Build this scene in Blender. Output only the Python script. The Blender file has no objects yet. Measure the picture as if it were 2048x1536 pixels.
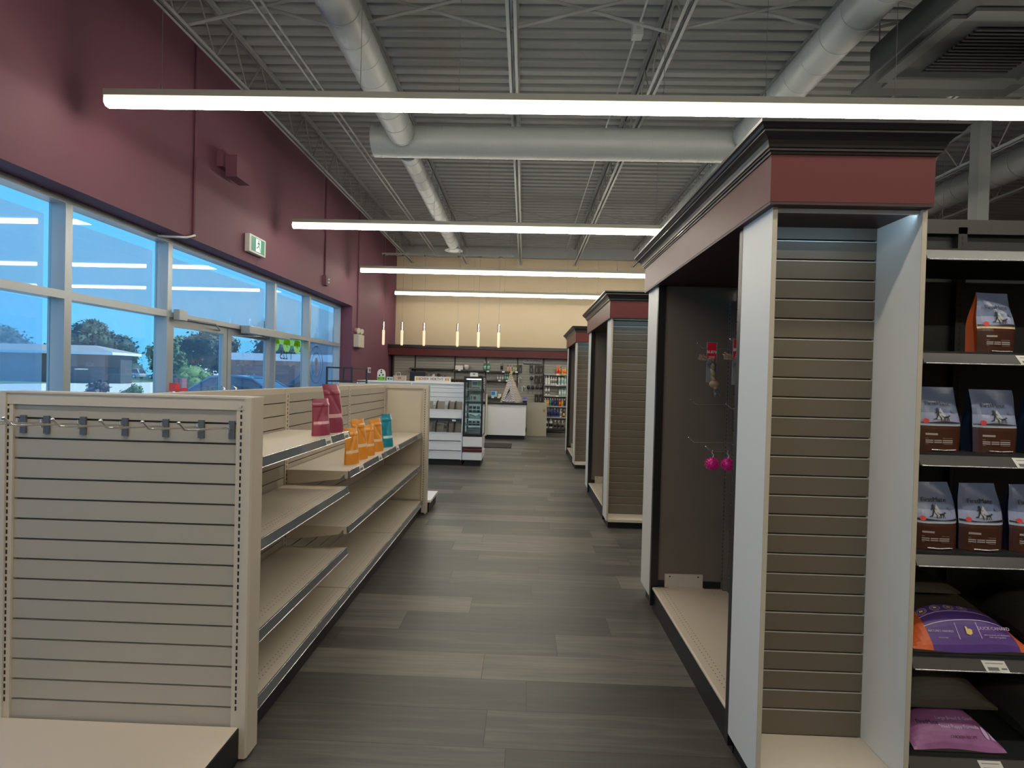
import bpy, math, random
from mathutils import Vector, Matrix
random.seed(7)
PI = math.pi
scene = bpy.context.scene
col = scene.collection

# ------------------------------------------------------------------ camera
cam_data = bpy.data.cameras.new('camera')
cam = bpy.data.objects.new('camera', cam_data)
col.objects.link(cam)
cam_data.sensor_width = 36.0
cam_data.lens = 18.0
cam_data.clip_start = 0.02
cam_data.clip_end = 500
Y_ = Vector((25, 11, -1024)).normalized()
X_ = Vector((1, -0.026, (25 - 0.026 * 11) / 1024)).normalized()
Z_ = X_.cross(Y_)
m3 = Matrix((X_, Y_, Z_))
cam.matrix_world = Matrix.Translation((0, 0, 1.46)) @ m3.to_4x4()
scene.camera = cam

# ------------------------------------------------------------------ world, sun, exposure
world = bpy.data.worlds.new('world')
scene.world = world
world.use_nodes = True
wn = world.node_tree.nodes
wl_ = world.node_tree.links
bg = wn['Background']
tc = wn.new('ShaderNodeTexCoord')
sx = wn.new('ShaderNodeSeparateXYZ')
cr = wn.new('ShaderNodeValToRGB')
cr.color_ramp.elements[0].position = 0.0
cr.color_ramp.elements[0].color = (0.17, 0.56, 0.78, 1)
cr.color_ramp.elements[1].position = 0.6
cr.color_ramp.elements[1].color = (0.10, 0.30, 0.75, 1)
e = cr.color_ramp.elements.new(0.18)
e.color = (0.16, 0.52, 0.88, 1)
wl_.new(tc.outputs['Generated'], sx.inputs[0])
wl_.new(sx.outputs['Z'], cr.inputs[0])
wl_.new(cr.outputs[0], bg.inputs[0])
bg.inputs[1].default_value = 1.3

sd = bpy.data.lights.new('sun', 'SUN')
sd.energy = 7.0
sd.angle = 0.009
sd.color = (1.0, 0.95, 0.86)
sun = bpy.data.objects.new('sun', sd)
col.objects.link(sun)
sun.location = (20, 0, 30)
sun.rotation_euler = Vector((0.55, 0.25, 0.8)).to_track_quat('Z', 'Y').to_euler()

vs = scene.view_settings
vs.view_transform = 'Standard'
vs.look = 'None'
vs.gamma = 1.0
vs.use_curve_mapping = False
vs.exposure = 0.3
LAMP = 25.0

# ------------------------------------------------------------------ materials
MATS = {}
def mat(name, c, rough=0.5, metal=0.0, emit=0.0, bump=0.0, bscale=200.0, coat=0.0, alpha=1.0, var=0.0, vscale=6.0, stretch=(1, 1, 1), trans=0.0):
    if name in MATS: return MATS[name]
    m = bpy.data.materials.new(name)
    m.use_nodes = True
    nt = m.node_tree
    b = nt.nodes['Principled BSDF']
    b.inputs['Base Color'].default_value = (*c, 1)
    b.inputs['Roughness'].default_value = rough
    b.inputs['Metallic'].default_value = metal
    b.inputs['Coat Weight'].default_value = coat
    b.inputs['Alpha'].default_value = alpha
    b.inputs['Transmission Weight'].default_value = trans
    if emit:
        b.inputs['Emission Color'].default_value = (*c, 1)
        b.inputs['Emission Strength'].default_value = emit
    if bump or var:
        t = nt.nodes.new('ShaderNodeTexCoord')
        mp = nt.nodes.new('ShaderNodeMapping')
        mp.inputs['Scale'].default_value = stretch
        nt.links.new(t.outputs['Object'], mp.inputs[0])
    if bump:
        n = nt.nodes.new('ShaderNodeTexNoise')
        n.inputs['Scale'].default_value = bscale
        bp = nt.nodes.new('ShaderNodeBump')
        bp.inputs['Strength'].default_value = bump
        bp.inputs['Distance'].default_value = 0.01
        nt.links.new(mp.outputs[0], n.inputs[0])
        nt.links.new(n.outputs[0], bp.inputs['Height'])
        nt.links.new(bp.outputs[0], b.inputs['Normal'])
    if var:
        n = nt.nodes.new('ShaderNodeTexNoise')
        n.inputs['Scale'].default_value = vscale
        n.inputs['Detail'].default_value = 6
        r = nt.nodes.new('ShaderNodeMapRange')
        r.inputs['To Min'].default_value = 1 - var
        r.inputs['To Max'].default_value = 1 + var
        mx = nt.nodes.new('ShaderNodeVectorMath')
        mx.operation = 'SCALE'
        mx.inputs[0].default_value = c
        nt.links.new(mp.outputs[0], n.inputs[0])
        nt.links.new(n.outputs[0], r.inputs[0])
        nt.links.new(r.outputs[0], mx.inputs['Scale'])
        nt.links.new(mx.outputs[0], b.inputs['Base Color'])
    MATS[name] = m
    return m

def srgb(r, g, b):
    f = lambda v: (v / 255 / 12.92) if v / 255 <= 0.04045 else ((v / 255 + 0.055) / 1.055) ** 2.4
    return (f(r), f(g), f(b))

BEIGE = mat('beige_metal', (0.60, 0.535, 0.44), 0.38, bump=0.03, bscale=700)
BEIGE_SLAT = mat('beige_slat', (0.44, 0.40, 0.335), 0.42)
DARK = mat('slot_dark', (0.012, 0.012, 0.014), 0.7)
GROOVE = mat('groove', (0.10, 0.09, 0.08), 0.5)
KICK = mat('black_kick', (0.010, 0.011, 0.014), 0.45)
RAIL = mat('price_rail', (0.16, 0.18, 0.20), 0.22, 0.35, coat=0.6)
CHROME = mat('chrome', (0.75, 0.75, 0.76), 0.16, 1.0)
TAG = mat('tag_paper', (0.75, 0.73, 0.68), 0.6)
INK = mat('ink', (0.02, 0.02, 0.025), 0.6)
GREYINK = mat('grey_ink', (0.18, 0.18, 0.18), 0.6)
LAMI = mat('tower_laminate', (0.82, 0.81, 0.77), 0.42, bump=0.02, bscale=500)
EDGE = mat('tower_edge', (0.50, 0.45, 0.36), 0.4)
TSLAT = mat('tower_slat', (0.145, 0.122, 0.092), 0.42)
TBACK = mat('tower_panel', (0.17, 0.142, 0.115), 0.55)
SILV = mat('slat_insert', (0.62, 0.60, 0.55), 0.35, 0.4)
CROWN = mat('crown_black', (0.016, 0.018, 0.020), 0.32, coat=0.15)
FASCIA = mat('fascia_red', (0.120, 0.021, 0.023), 0.42)
FASCIA.node_tree.nodes['Principled BSDF'].inputs['Specular IOR Level'].default_value = 0.28
REDWALL = mat('red_wall', (0.155, 0.056, 0.086), 0.72, bump=0.04, bscale=160)
BEIGEWALL = mat('cream_wall', (0.43, 0.35, 0.24), 0.75, bump=0.03, bscale=120)
CEIL = mat('ceiling_paint', (0.25, 0.265, 0.265), 0.6)
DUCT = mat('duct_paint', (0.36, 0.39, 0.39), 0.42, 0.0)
FRAME = mat('window_aluminium', (0.42, 0.46, 0.49), 0.35, 0.3)
WHITE = mat('white_paint', (0.82, 0.84, 0.86), 0.4)
WHITEP = mat('white_plastic', (0.72, 0.72, 0.70), 0.35)
BLACKP = mat('black_plastic', (0.012, 0.012, 0.013), 0.35)
BSHELF = mat('black_shelf', (0.014, 0.016, 0.018), 0.5)
GSHELF = mat('dark_shelf_top', (0.10, 0.10, 0.10), 0.45)
ALU = mat('lamp_housing', (0.45, 0.44, 0.40), 0.4, 0.2)
WIRE = mat('wire', (0.25, 0.25, 0.25), 0.4, 0.6)
WOOD = mat('pale_wood', (0.55, 0.36, 0.16), 0.6)

def lens_mat():
    m = mat('lamp_lens', (1.0, 0.90, 0.62), 0.5, emit=LAMP)
    b = m.node_tree.nodes['Principled BSDF']
    b.inputs['Emission Color'].default_value = (1.0, 0.93, 0.78, 1)
    b.inputs['Base Color'].default_value = (0.8, 0.8, 0.75, 1)
    return m
CAS = mat('cassette_paint', (0.045, 0.05, 0.05), 0.6)
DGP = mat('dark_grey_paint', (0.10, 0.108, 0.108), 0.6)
LENS = lens_mat()
LENS_SIDE = mat('lamp_lens_side', (1.0, 0.96, 0.70), 0.5, emit=1.15)

def floor_mat():
    m = bpy.data.materials.new('vinyl_plank')
    m.use_nodes = True
    nt = m.node_tree
    N = nt.nodes.new
    L = nt.links.new
    b = nt.nodes['Principled BSDF']
    t = N('ShaderNodeTexCoord')
    mp = N('ShaderNodeMapping')
    mp.inputs['Location'].default_value = (0.55, -0.17, 0)
    L(t.outputs['Object'], mp.inputs[0])
    # row and plank index
    sp = N('ShaderNodeSeparateXYZ'); L(mp.outputs[0], sp.inputs[0])
    def M(op, a, bb=None, cc=None):
        n = N('ShaderNodeMath'); n.operation = op
        for i, v in enumerate((a, bb, cc)):
            if v is None: continue
            if isinstance(v, (int, float)): n.inputs[i].default_value = v
            else: L(v, n.inputs[i])
        return n.outputs[0]
    row = M('DIVIDE', sp.outputs['Y'], 0.229)
    rowi = M('FLOOR', row)
    rowf = M('FRACT', row)
    wn_ = N('ShaderNodeTexWhiteNoise'); wn_.noise_dimensions = '1D'
    L(rowi, wn_.inputs['W'])
    px = M('DIVIDE', sp.outputs['X'], 1.22)
    px2 = M('ADD', px, wn_.outputs['Value'])
    pi_ = M('FLOOR', px2)
    pf = M('FRACT', px2)
    cmb = N('ShaderNodeCombineXYZ'); L(pi_, cmb.inputs[0]); L(rowi, cmb.inputs[1])
    wn2 = N('ShaderNodeTexWhiteNoise'); wn2.noise_dimensions = '2D'
    L(cmb.outputs[0], wn2.inputs['Vector'])
    # seams
    ey = M('MINIMUM', rowf, M('SUBTRACT', 1.0, rowf))
    ex = M('MINIMUM', pf, M('SUBTRACT', 1.0, pf))
    sy = M('LESS_THAN', ey, 0.006)
    sx_ = M('LESS_THAN', ex, 0.0014)
    seam = M('MAXIMUM', sy, sx_)
    # grain, shifted for every plank
    off = N('ShaderNodeVectorMath'); off.operation = 'MULTIPLY_ADD'
    L(wn2.outputs['Color'], off.inputs[0]); off.inputs[1].default_value = (37, 23, 11)
    L(mp.outputs[0], off.inputs[2])
    ms = N('ShaderNodeMapping'); ms.inputs['Scale'].default_value = (0.9, 16, 1)
    L(off.outputs[0], ms.inputs[0])
    n1 = N('ShaderNodeTexNoise'); n1.inputs['Scale'].default_value = 1.7; n1.inputs['Detail'].default_value = 8; n1.inputs['Roughness'].default_value = 0.62; n1.inputs['Distortion'].default_value = 0.6
    L(ms.outputs[0], n1.inputs[0])
    ms2 = N('ShaderNodeMapping'); ms2.inputs['Scale'].default_value = (0.5, 3.2, 1)
    L(off.outputs[0], ms2.inputs[0])
    n2 = N('ShaderNodeTexNoise'); n2.inputs['Scale'].default_value = 2.0; n2.inputs['Detail'].default_value = 4
    L(ms2.outputs[0], n2.inputs[0])
    v = M('MULTIPLY_ADD', wn2.outputs['Value'], 0.42, -0.12)
    v = M('MULTIPLY_ADD', n1.outputs[0], 0.72, v)
    v = M('MULTIPLY_ADD', n2.outputs[0], 0.35, v)
    r = N('ShaderNodeValToRGB')
    r.color_ramp.elements[0].position = 0.25; r.color_ramp.elements[0].color = (0.040, 0.037, 0.034, 1)
    r.color_ramp.elements[1].position = 0.95; r.color_ramp.elements[1].color = (0.175, 0.158, 0.137, 1)
    e1 = r.color_ramp.elements.new(0.6); e1.color = (0.070, 0.066, 0.060, 1)
    L(v, r.inputs[0])
    mx = N('ShaderNodeMix'); mx.data_type = 'RGBA'
    L(seam, mx.inputs[0]); L(r.outputs[0], mx.inputs[6]); mx.inputs[7].default_value = (0.03, 0.028, 0.026, 1)
    L(mx.outputs[2], b.inputs['Base Color'])
    b.inputs['Roughness'].default_value = 0.42
    bp = N('ShaderNodeBump'); bp.inputs['Strength'].default_value = 0.12; bp.inputs['Distance'].default_value = 0.004
    L(n1.outputs[0], bp.inputs['Height']); L(bp.outputs[0], b.inputs['Normal'])
    return m

def brick_mat(name, c1, c2, mort, sc):
    m = bpy.data.materials.new(name); m.use_nodes = True
    nt = m.node_tree
    t = nt.nodes.new('ShaderNodeTexCoord'); mp = nt.nodes.new('ShaderNodeMapping')
    mp.inputs['Rotation'].default_value = (PI / 2, 0, 0)
    br = nt.nodes.new('ShaderNodeTexBrick'); br.inputs['Scale'].default_value = sc
    br.inputs['Color1'].default_value = (*c1, 1); br.inputs['Color2'].default_value = (*c2, 1); br.inputs['Mortar'].default_value = (*mort, 1)
    nt.links.new(t.outputs['Object'], mp.inputs[0]); nt.links.new(mp.outputs[0], br.inputs[0])
    nt.links.new(br.outputs[0], nt.nodes['Principled BSDF'].inputs['Base Color'])
    nt.nodes['Principled BSDF'].inputs['Roughness'].default_value = 0.85
    return m

def glass_mat():
    m = bpy.data.materials.new('window_glass'); m.use_nodes = True
    nt = m.node_tree; nt.nodes.remove(nt.nodes['Principled BSDF'])
    o = nt.nodes['Material Output']
    tr = nt.nodes.new('ShaderNodeBsdfTransparent'); tr.inputs[0].default_value = (0.80, 0.92, 0.97, 1)
    gl = nt.nodes.new('ShaderNodeBsdfGlossy'); gl.inputs['Roughness'].default_value = 0.02
    lw = nt.nodes.new('ShaderNodeLayerWeight'); lw.inputs[0].default_value = 0.5
    pw = nt.nodes.new('ShaderNodeMath'); pw.operation = 'POWER'; pw.inputs[1].default_value = 4.0
    nt.links.new(lw.outputs['Facing'], pw.inputs[0])
    fr = nt.nodes.new('ShaderNodeMath'); fr.operation = 'MULTIPLY_ADD'; fr.inputs[1].default_value = 0.9; fr.inputs[2].default_value = 0.05
    nt.links.new(pw.outputs[0], fr.inputs[0])
    mx = nt.nodes.new('ShaderNodeMixShader')
    nt.links.new(fr.outputs[0], mx.inputs[0]); nt.links.new(tr.outputs[0], mx.inputs[1]); nt.links.new(gl.outputs[0], mx.inputs[2])
    nt.links.new(mx.outputs[0], o.inputs[0])
    return m
GLASS = glass_mat()

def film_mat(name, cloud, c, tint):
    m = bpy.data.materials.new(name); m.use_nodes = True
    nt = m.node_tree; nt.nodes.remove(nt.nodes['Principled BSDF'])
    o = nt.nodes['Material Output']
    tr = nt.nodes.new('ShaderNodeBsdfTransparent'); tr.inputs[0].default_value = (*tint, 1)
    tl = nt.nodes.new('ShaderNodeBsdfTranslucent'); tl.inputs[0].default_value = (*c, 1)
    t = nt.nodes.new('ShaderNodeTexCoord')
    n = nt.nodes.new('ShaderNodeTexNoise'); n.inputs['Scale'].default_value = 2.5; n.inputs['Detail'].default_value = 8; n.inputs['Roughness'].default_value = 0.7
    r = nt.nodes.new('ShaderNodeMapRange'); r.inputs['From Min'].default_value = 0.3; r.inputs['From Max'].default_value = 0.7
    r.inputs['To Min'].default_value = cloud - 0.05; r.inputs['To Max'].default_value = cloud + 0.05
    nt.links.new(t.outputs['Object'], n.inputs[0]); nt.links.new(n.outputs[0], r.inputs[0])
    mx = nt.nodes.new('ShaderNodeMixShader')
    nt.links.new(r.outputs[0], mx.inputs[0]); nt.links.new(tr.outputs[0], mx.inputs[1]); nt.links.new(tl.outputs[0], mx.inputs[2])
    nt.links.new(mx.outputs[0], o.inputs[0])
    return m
FILM = film_mat('frosted_film', 0.78, (0.80, 0.86, 0.84), (0.8, 0.88, 0.9))
HAZE = film_mat('glare_haze', 0.13, (0.75, 0.88, 1.0), (0.9, 0.96, 1.0))  # bluish lens glare put into a translucent sheet over clear glass
FILM2 = film_mat('thin_film', 0.42, (0.72, 0.86, 0.98), (0.8, 0.9, 1.0))

# ------------------------------------------------------------------ mesh builder
WLOC = {}
class MB:
    def __init__(s): s.v = []; s.f = []; s.m = []; s.sm = []
    def add(s, vs, fs, m=0, smooth=False):
        o = len(s.v); s.v += [tuple(v) for v in vs]
        for f in fs: s.f.append([o + i for i in f]); s.m.append(m); s.sm.append(smooth)
        return s
    def box(s, x0, x1, y0, y1, z0, z1, m=0):
        vs = [(x, y, z) for x in (x0, x1) for y in (y0, y1) for z in (z0, z1)]
        return s.add(vs, [(0, 1, 3, 2), (4, 6, 7, 5), (0, 4, 5, 1), (2, 3, 7, 6), (0, 2, 6, 4), (1, 5, 7, 3)], m)
    def cyl(s, p0, p1, r0, r1=None, n=12, m=0, cap=True, smooth=True):
        r1 = r0 if r1 is None else r1
        p0 = Vector(p0); p1 = Vector(p1); d = (p1 - p0).normalized()
        a = d.orthogonal().normalized(); b = d.cross(a)
        vs = []
        for p, r in ((p0, r0), (p1, r1)):
            for i in range(n):
                t = 2 * PI * i / n; vs.append(p + a * math.cos(t) * r + b * math.sin(t) * r)
        s.add(vs, [(i, (i + 1) % n, n + (i + 1) % n, n + i) for i in range(n)], m, smooth)
        if cap: s.add(vs[:n], [tuple(range(n))[::-1]], m); s.add(vs[n:], [tuple(range(n))], m)
        return s
    def tube(s, pts, r, n=8, m=0):
        pts = [Vector(p) for p in pts]; rings = []
        a = None
        for i, p in enumerate(pts):
            d = ((pts[min(i + 1, len(pts) - 1)] - pts[max(i - 1, 0)])).normalized()
            a = d.orthogonal().normalized() if a is None else (a - d * a.dot(d)).normalized()
            b = d.cross(a)
            rr = r[i] if isinstance(r, (list, tuple)) else r
            rings.append([p + a * math.cos(2 * PI * k / n) * rr + b * math.sin(2 * PI * k / n) * rr for k in range(n)])
        vs = [v for q in rings for v in q]
        fs = [(i * n + k, i * n + (k + 1) % n, (i + 1) * n + (k + 1) % n, (i + 1) * n + k) for i in range(len(pts) - 1) for k in range(n)]
        s.add(vs, fs, m, True)
        s.add(rings[0], [tuple(range(n))[::-1]], m); s.add(rings[-1], [tuple(range(n))], m)
        return s
    def lathe(s, prof, c=(0, 0, 0), n=16, m=0, sq=1.0, ms=None):
        vs = []
        for r, z in prof:
            for k in range(n):
                t = 2 * PI * k / n; vs.append((c[0] + r * math.cos(t), c[1] + r * math.sin(t) * sq, c[2] + z))
        for i in range(len(prof) - 1):
            s.add([], [], 0)
        o = len(s.v); s.v += vs
        for i in range(len(prof) - 1):
            for k in range(n):
                s.f.append([o + i * n + k, o + i * n + (k + 1) % n, o + (i + 1) * n + (k + 1) % n, o + (i + 1) * n + k])
                s.m.append(ms[i] if ms else m); s.sm.append(True)
        s.f.append([o + k for k in range(n)][::-1]); s.m.append(ms[0] if ms else m); s.sm.append(False)
        q = o + (len(prof) - 1) * n
        s.f.append([q + k for k in range(n)]); s.m.append(ms[-1] if ms else m); s.sm.append(False)
        return s
    def prism(s, poly, axis, a, b, m=0, smooth=False):
        def P(u, v, w):
            return (w, u, v) if axis == 'x' else ((u, w, v) if axis == 'y' else (u, v, w))
        n = len(poly)
        vs = [P(u, v, a) for u, v in poly] + [P(u, v, b) for u, v in poly]
        s.add(vs, [(i, (i + 1) % n, n + (i + 1) % n, n + i) for i in range(n)], m, smooth)
        s.add(vs[:n], [tuple(range(n))[::-1]], m); s.add(vs[n:], [tuple(range(n))], m)
        return s
    def ball(s, c, r, m=0, n=12, sc=(1, 1, 1)):
        prof = [(max(1e-4, math.sin(PI * i / 8)), -math.cos(PI * i / 8)) for i in range(9)]
        vs = []
        for a, z in prof:
            for k in range(n):
                t = 2 * PI * k / n; vs.append((c[0] + r * sc[0] * a * math.cos(t), c[1] + r * sc[1] * a * math.sin(t), c[2] + r * sc[2] * z))
        s.add(vs, [(i * n + k, i * n + (k + 1) % n, (i + 1) * n + (k + 1) % n, (i + 1) * n + k) for i in range(8) for k in range(n)], m, True)
        return s
    def build(s, name, mats, parent=None, origin=(0, 0, 0), bevel=0.0):
        if not isinstance(mats, (list, tuple)): mats = [mats]
        me = bpy.data.meshes.new(name)
        pl = WLOC[parent.name] if parent else Vector(origin)
        me.from_pydata([(v[0] - pl[0], v[1] - pl[1], v[2] - pl[2]) for v in s.v], [], s.f)
        for mm in mats: me.materials.append(mm)
        for p, mi, smo in zip(me.polygons, s.m, s.sm): p.material_index = min(mi, len(mats) - 1); p.use_smooth = smo
        me.update()
        o = bpy.data.objects.new(name, me); col.objects.link(o)
        if parent: o.parent = parent; WLOC[o.name] = pl
        else: o.location = origin; WLOC[o.name] = Vector(origin)
        if bevel:
            bm = o.modifiers.new('bevel', 'BEVEL'); bm.width = bevel; bm.segments = 2; bm.limit_method = 'ANGLE'
        return o

def B(x0, x1, y0, y1, z0, z1): return MB().box(x0, x1, y0, y1, z0, z1)
def tag(o, label, cat, group=None, kind=None):
    o['label'] = label; o['category'] = cat
    if group: o['group'] = group
    if kind: o['kind'] = kind
    return o
def struct(o, label=None):
    o['kind'] = 'structure'
    if label: o['label'] = label
    return o
def thing(name, loc, label, cat, group=None):
    o = bpy.data.objects.new(name, None); col.objects.link(o); o.location = loc
    o.empty_display_size = 0.1
    WLOC[o.name] = Vector(loc)
    return tag(o, label, cat, group)
def copy_tree(o, parent=None):
    c = o.copy(); col.objects.link(c)
    if parent: c.parent = parent
    for ch in list(o.children): copy_tree(ch, c)
    return c
def dup(o, loc, label, group=None, rotz=None):
    c = copy_tree(o); c.location = loc; c['label'] = label
    if group: c['group'] = group
    if rotz is not None: c.rotation_euler = (0, 0, rotz)
    WLOC[c.name] = Vector(loc)
    return c
ORD = ['leftmost', 'second from left', 'third from left', 'fourth from left', 'fifth from left', 'sixth from left', 'seventh from left', 'eighth from left', 'rightmost']

def text(name, body, size, loc, rot, m, parent, sx=1.0, bold=0.0, thick=0.0004, align='CENTER'):
    cu = bpy.data.curves.new(name, 'FONT'); cu.body = body; cu.size = size; cu.align_x = align; cu.align_y = 'CENTER'
    cu.extrude = thick; cu.offset = bold; cu.resolution_u = 2
    t = bpy.data.objects.new('tmp', cu); col.objects.link(t)
    dg = bpy.context.evaluated_depsgraph_get()
    me = bpy.data.meshes.new_from_object(t.evaluated_get(dg))
    bpy.data.objects.remove(t)
    me.name = name
    me.materials.clear(); me.materials.append(m)
    R = Matrix.Rotation(rot[2], 4, 'Z') @ Matrix.Rotation(rot[1], 4, 'Y') @ Matrix.Rotation(rot[0], 4, 'X')
    pl = WLOC[parent.name] if parent else Vector((0, 0, 0))
    me.transform(Matrix.Translation(Vector(loc) - pl) @ R @ Matrix.Diagonal((sx, 1, 1, 1)))
    o = bpy.data.objects.new(name, me); col.objects.link(o)
    if parent: o.parent = parent; WLOC[o.name] = pl
    return o
FRONT = (PI / 2, 0, 0)          # lettering facing the camera side (-y)

# slat wall panel: boards with open grooves. plane 'y' faces -y, plane 'x-' faces -x, 'x+' faces +x
def slats(mb, plane, pos, a0, a1, z0, z1, pitch=0.0762, gap=0.008, th=0.014, top=None, first=None):
    zs = []
    z = first if first is not None else z0 + pitch
    while z < z1 - 0.01: zs.append(z); z += pitch
    edges = [z0] + zs + [z1]
    def bx(u0, u1, d0, d1, za, zb, m):
        if plane == 'y': mb.box(u0, u1, pos + d0, pos + d1, za, zb, m)
        elif plane == 'y+': mb.box(u0, u1, pos - d1, pos - d0, za, zb, m)
        elif plane == 'x-': mb.box(pos + d0, pos + d1, u0, u1, za, zb, m)
        else: mb.box(pos - d1, pos - d0, u0, u1, za, zb, m)
    for i in range(len(edges) - 1):
        lo = edges[i] + (gap / 2 if i else 0); hi = edges[i + 1] - (gap / 2 if i < len(edges) - 2 else 0)
        bx(a0, a1, 0, th, lo, hi, 0)
    bx(a0, a1, th, th + 0.006, z0, z1, 1)
    for z in zs:                                   # metal lip of each groove
        bx(a0, a1, -0.0004, 0.004, z - gap / 2 - 0.0024, z - gap / 2 + 0.0008, 2)
    return mb

def disc_row(mb, pts, r, nrm, m):
    for p in pts:
        vs = []
        for k in range(6):
            t = PI / 3 * k
            if nrm == 'z': vs.append((p[0] + r * math.cos(t), p[1] + r * math.sin(t), p[2]))
            else: vs.append((p[0] + r * math.cos(t), p[1], p[2] + r * math.sin(t)))
        mb.add(vs, [tuple(range(6))], m)

# ================================================================== SETTING
XL, XR, YB, YF, ZC = -3.74, 10.7, 14.62, -5.0, 5.15
fl = B(XL - 0.3, XR + 0.3, YF - 0.3, YB + 0.3, -0.08, 0).build('floor', floor_mat())
struct(fl, 'grey brown vinyl plank floor')
# ceiling: corrugated deck
mb = MB()
pr = []
y = YF - 0.2; p = 0.17
while y < YB + 0.2:
    pr += [(y, ZC), (y + 0.085, ZC), (y + 0.105, ZC + 0.045), (y + 0.15, ZC + 0.045)]
    y += p
n = len(pr)
vs_ = [(XL - 0.3, a, b) for a, b in pr] + [(XR + 0.3, a, b) for a, b in pr]
mb.add(vs_, [(i, i + 1, n + i + 1, n + i) for i in range(n - 1)], 0)
mb.box(XL - 0.3, XR + 0.3, YF - 0.3, YB + 0.3, ZC + 0.06, ZC + 0.12)
struct(mb.build('ceiling', CEIL), 'dark grey corrugated metal deck')
# left wall with the storefront opening
WY1 = 10.95
mb = MB()
mb.box(XL - 0.3, XL, YF, WY1, 2.92, ZC + 0.05)
mb.box(XL - 0.3, XL, WY1, YB, 0, ZC + 0.05)
struct(mb.build('wall_left', REDWALL), 'burgundy wall above and beyond the storefront')
struct(B(XR, XR + 0.2, YF, YB, 0, ZC + 0.05).build('wall_right', REDWALL), 'red wall at the far right')
struct(B(XL - 0.3, XR + 0.2, YB, YB + 0.2, 0, ZC + 0.05).build('wall_back', BEIGEWALL), 'cream back wall')
struct(B(XL - 0.3, XR + 0.2, YF - 0.2, YF, 0, ZC + 0.05).build('wall_front', BEIGEWALL), 'cream wall behind the viewer')
struct(B(XL, XR, YB - 0.14, YB, 4.86, ZC + 0.02).build('trim_1', CEIL), 'grey beam over the cream wall')
# bulkhead over the back shelving
tb = MB(); tb.box(XL + 0.01, 3.0, 13.86, YB - 0.001, 2.22, 2.285); tb.box(XL + 0.01, 3.0, 13.83, 13.95, 2.262, 2.30)
struct(tb.build('trim_2', CROWN), 'black cap on the back bulkhead')
struct(B(XL + 0.01, 3.0, 13.9, YB - 0.001, 2.02, 2.22).build('trim_3', FASCIA), 'red fascia of the back bulkhead')

# ---- storefront
XG0, XG1 = -3.98, -4.13
def bay(nm, y0, y1, z0, zt, z1, film_hi, film_lo):
    """one storefront bay: z0 sill, zt transom (or None), z1 head"""
    root = MB()
    w = 0.035
    root.box(XG1, XG0, y0, y0 + w, z0, z1)
    root.box(XG1, XG0, y1 - w, y1, z0, z1)
    root.box(XG1, XG0, y0 + w, y1 - w, z1 - 0.05, z1)
    root.box(XG1, XG0, y0 + w, y1 - w, z0, z0 + 0.06)
    if zt: root.box(XG1, XG0, y0 + w, y1 - w, zt - 0.035, zt + 0.035)
    fr = root.build(nm, FRAME); struct(fr)
    gx = XG1 + 0.02
    for a, b in (((z0 + 0.06, zt - 0.035), (zt + 0.035, z1 - 0.05)) if zt else ((z0 + 0.06, z1 - 0.05),)):
        g = MB().box(gx, gx + 0.008, y0 + w, y1 - w, a, b).build('window_glass', GLASS, fr)
    def film(a, b, m):
        f = MB(); x = gx - 0.004
        f.add([(x, y0 + w + 0.01, a), (x, y1 - w - 0.06, a), (x, y1 - w - 0.06, b), (x, y0 + w + 0.01, b)], [(0, 1, 2, 3)])
        f.build('film_or_haze', m, fr)
    if film_hi: film((zt or z0) + 0.05, z1 - 0.16, film_hi)
    if film_lo: film(z0 + 0.07, zt - 0.045, film_lo)
    return fr
bay('window_1', -4.9, -2.3, 0.12, 2.08, 2.918, FILM, FILM2)
bay('window_2', -2.3, -0.1, 0.12, 2.08, 2.918, FILM, FILM2)
bay('window_3', -0.1, 2.1, 0.12, 2.08, 2.918, FILM, FILM2)
bay('window_4', 2.1, 4.36, 0.12, 2.08, 2.918, FILM, FILM2)
bay('window_5', 4.36, 5.63, 0.12, 2.08, 2.918, FILM, HAZE)
bay('window_6', 5.63, 8.05, 2.045, None, 2.918, FILM, None)
bay('window_7', 8.05, 9.36, 0.12, 2.08, 2.918, FILM, HAZE)
bay('window_8', 9.36, 10.93, 0.12, 2.08, 2.918, FILM, FILM2)
# doors
def door(nm, y0, y1, hinge):
    w = 0.085
    m = MB(); xa, xb = -4.09, -4.03
    m.box(xa, xb, y0, y0 + w, 0.01, 2.04); m.box(xa, xb, y1 - w, y1, 0.01, 2.04)
    m.box(xa, xb, y0 + w, y1 - w, 1.95, 2.04); m.box(xa, xb, y0 + w, y1 - w, 0.01, 0.26)
    d = struct(m.build(nm, FRAME))
    MB().box(-4.065, -4.057, y0 + w, y1 - w, 0.26, 1.95).build('door_glass', GLASS, d)
    f = MB(); f.add([(-4.067, y0 + w, 0.26), (-4.067, y1 - w, 0.26), (-4.067, y1 - w, 1.95), (-4.067, y0 + w, 1.95)], [(0, 1, 2, 3)]); f.build('glass_haze', HAZE, d)  # added sheet that paints glare haze over the door glass
    yb = y1 - 0.13 if hinge == 'n' else y0 + 0.13
    MB().tube([(-4.03, yb, 0.85), (-3.98, yb, 0.87), (-3.98, yb, 1.23), (-4.03, yb, 1.25)], 0.012).build('door_handle', CHROME, d)
    return d
d1 = door('door_1', 5.69, 6.83, 'n')
d2 = door('door_2', 6.85, 7.99, 'f')
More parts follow.
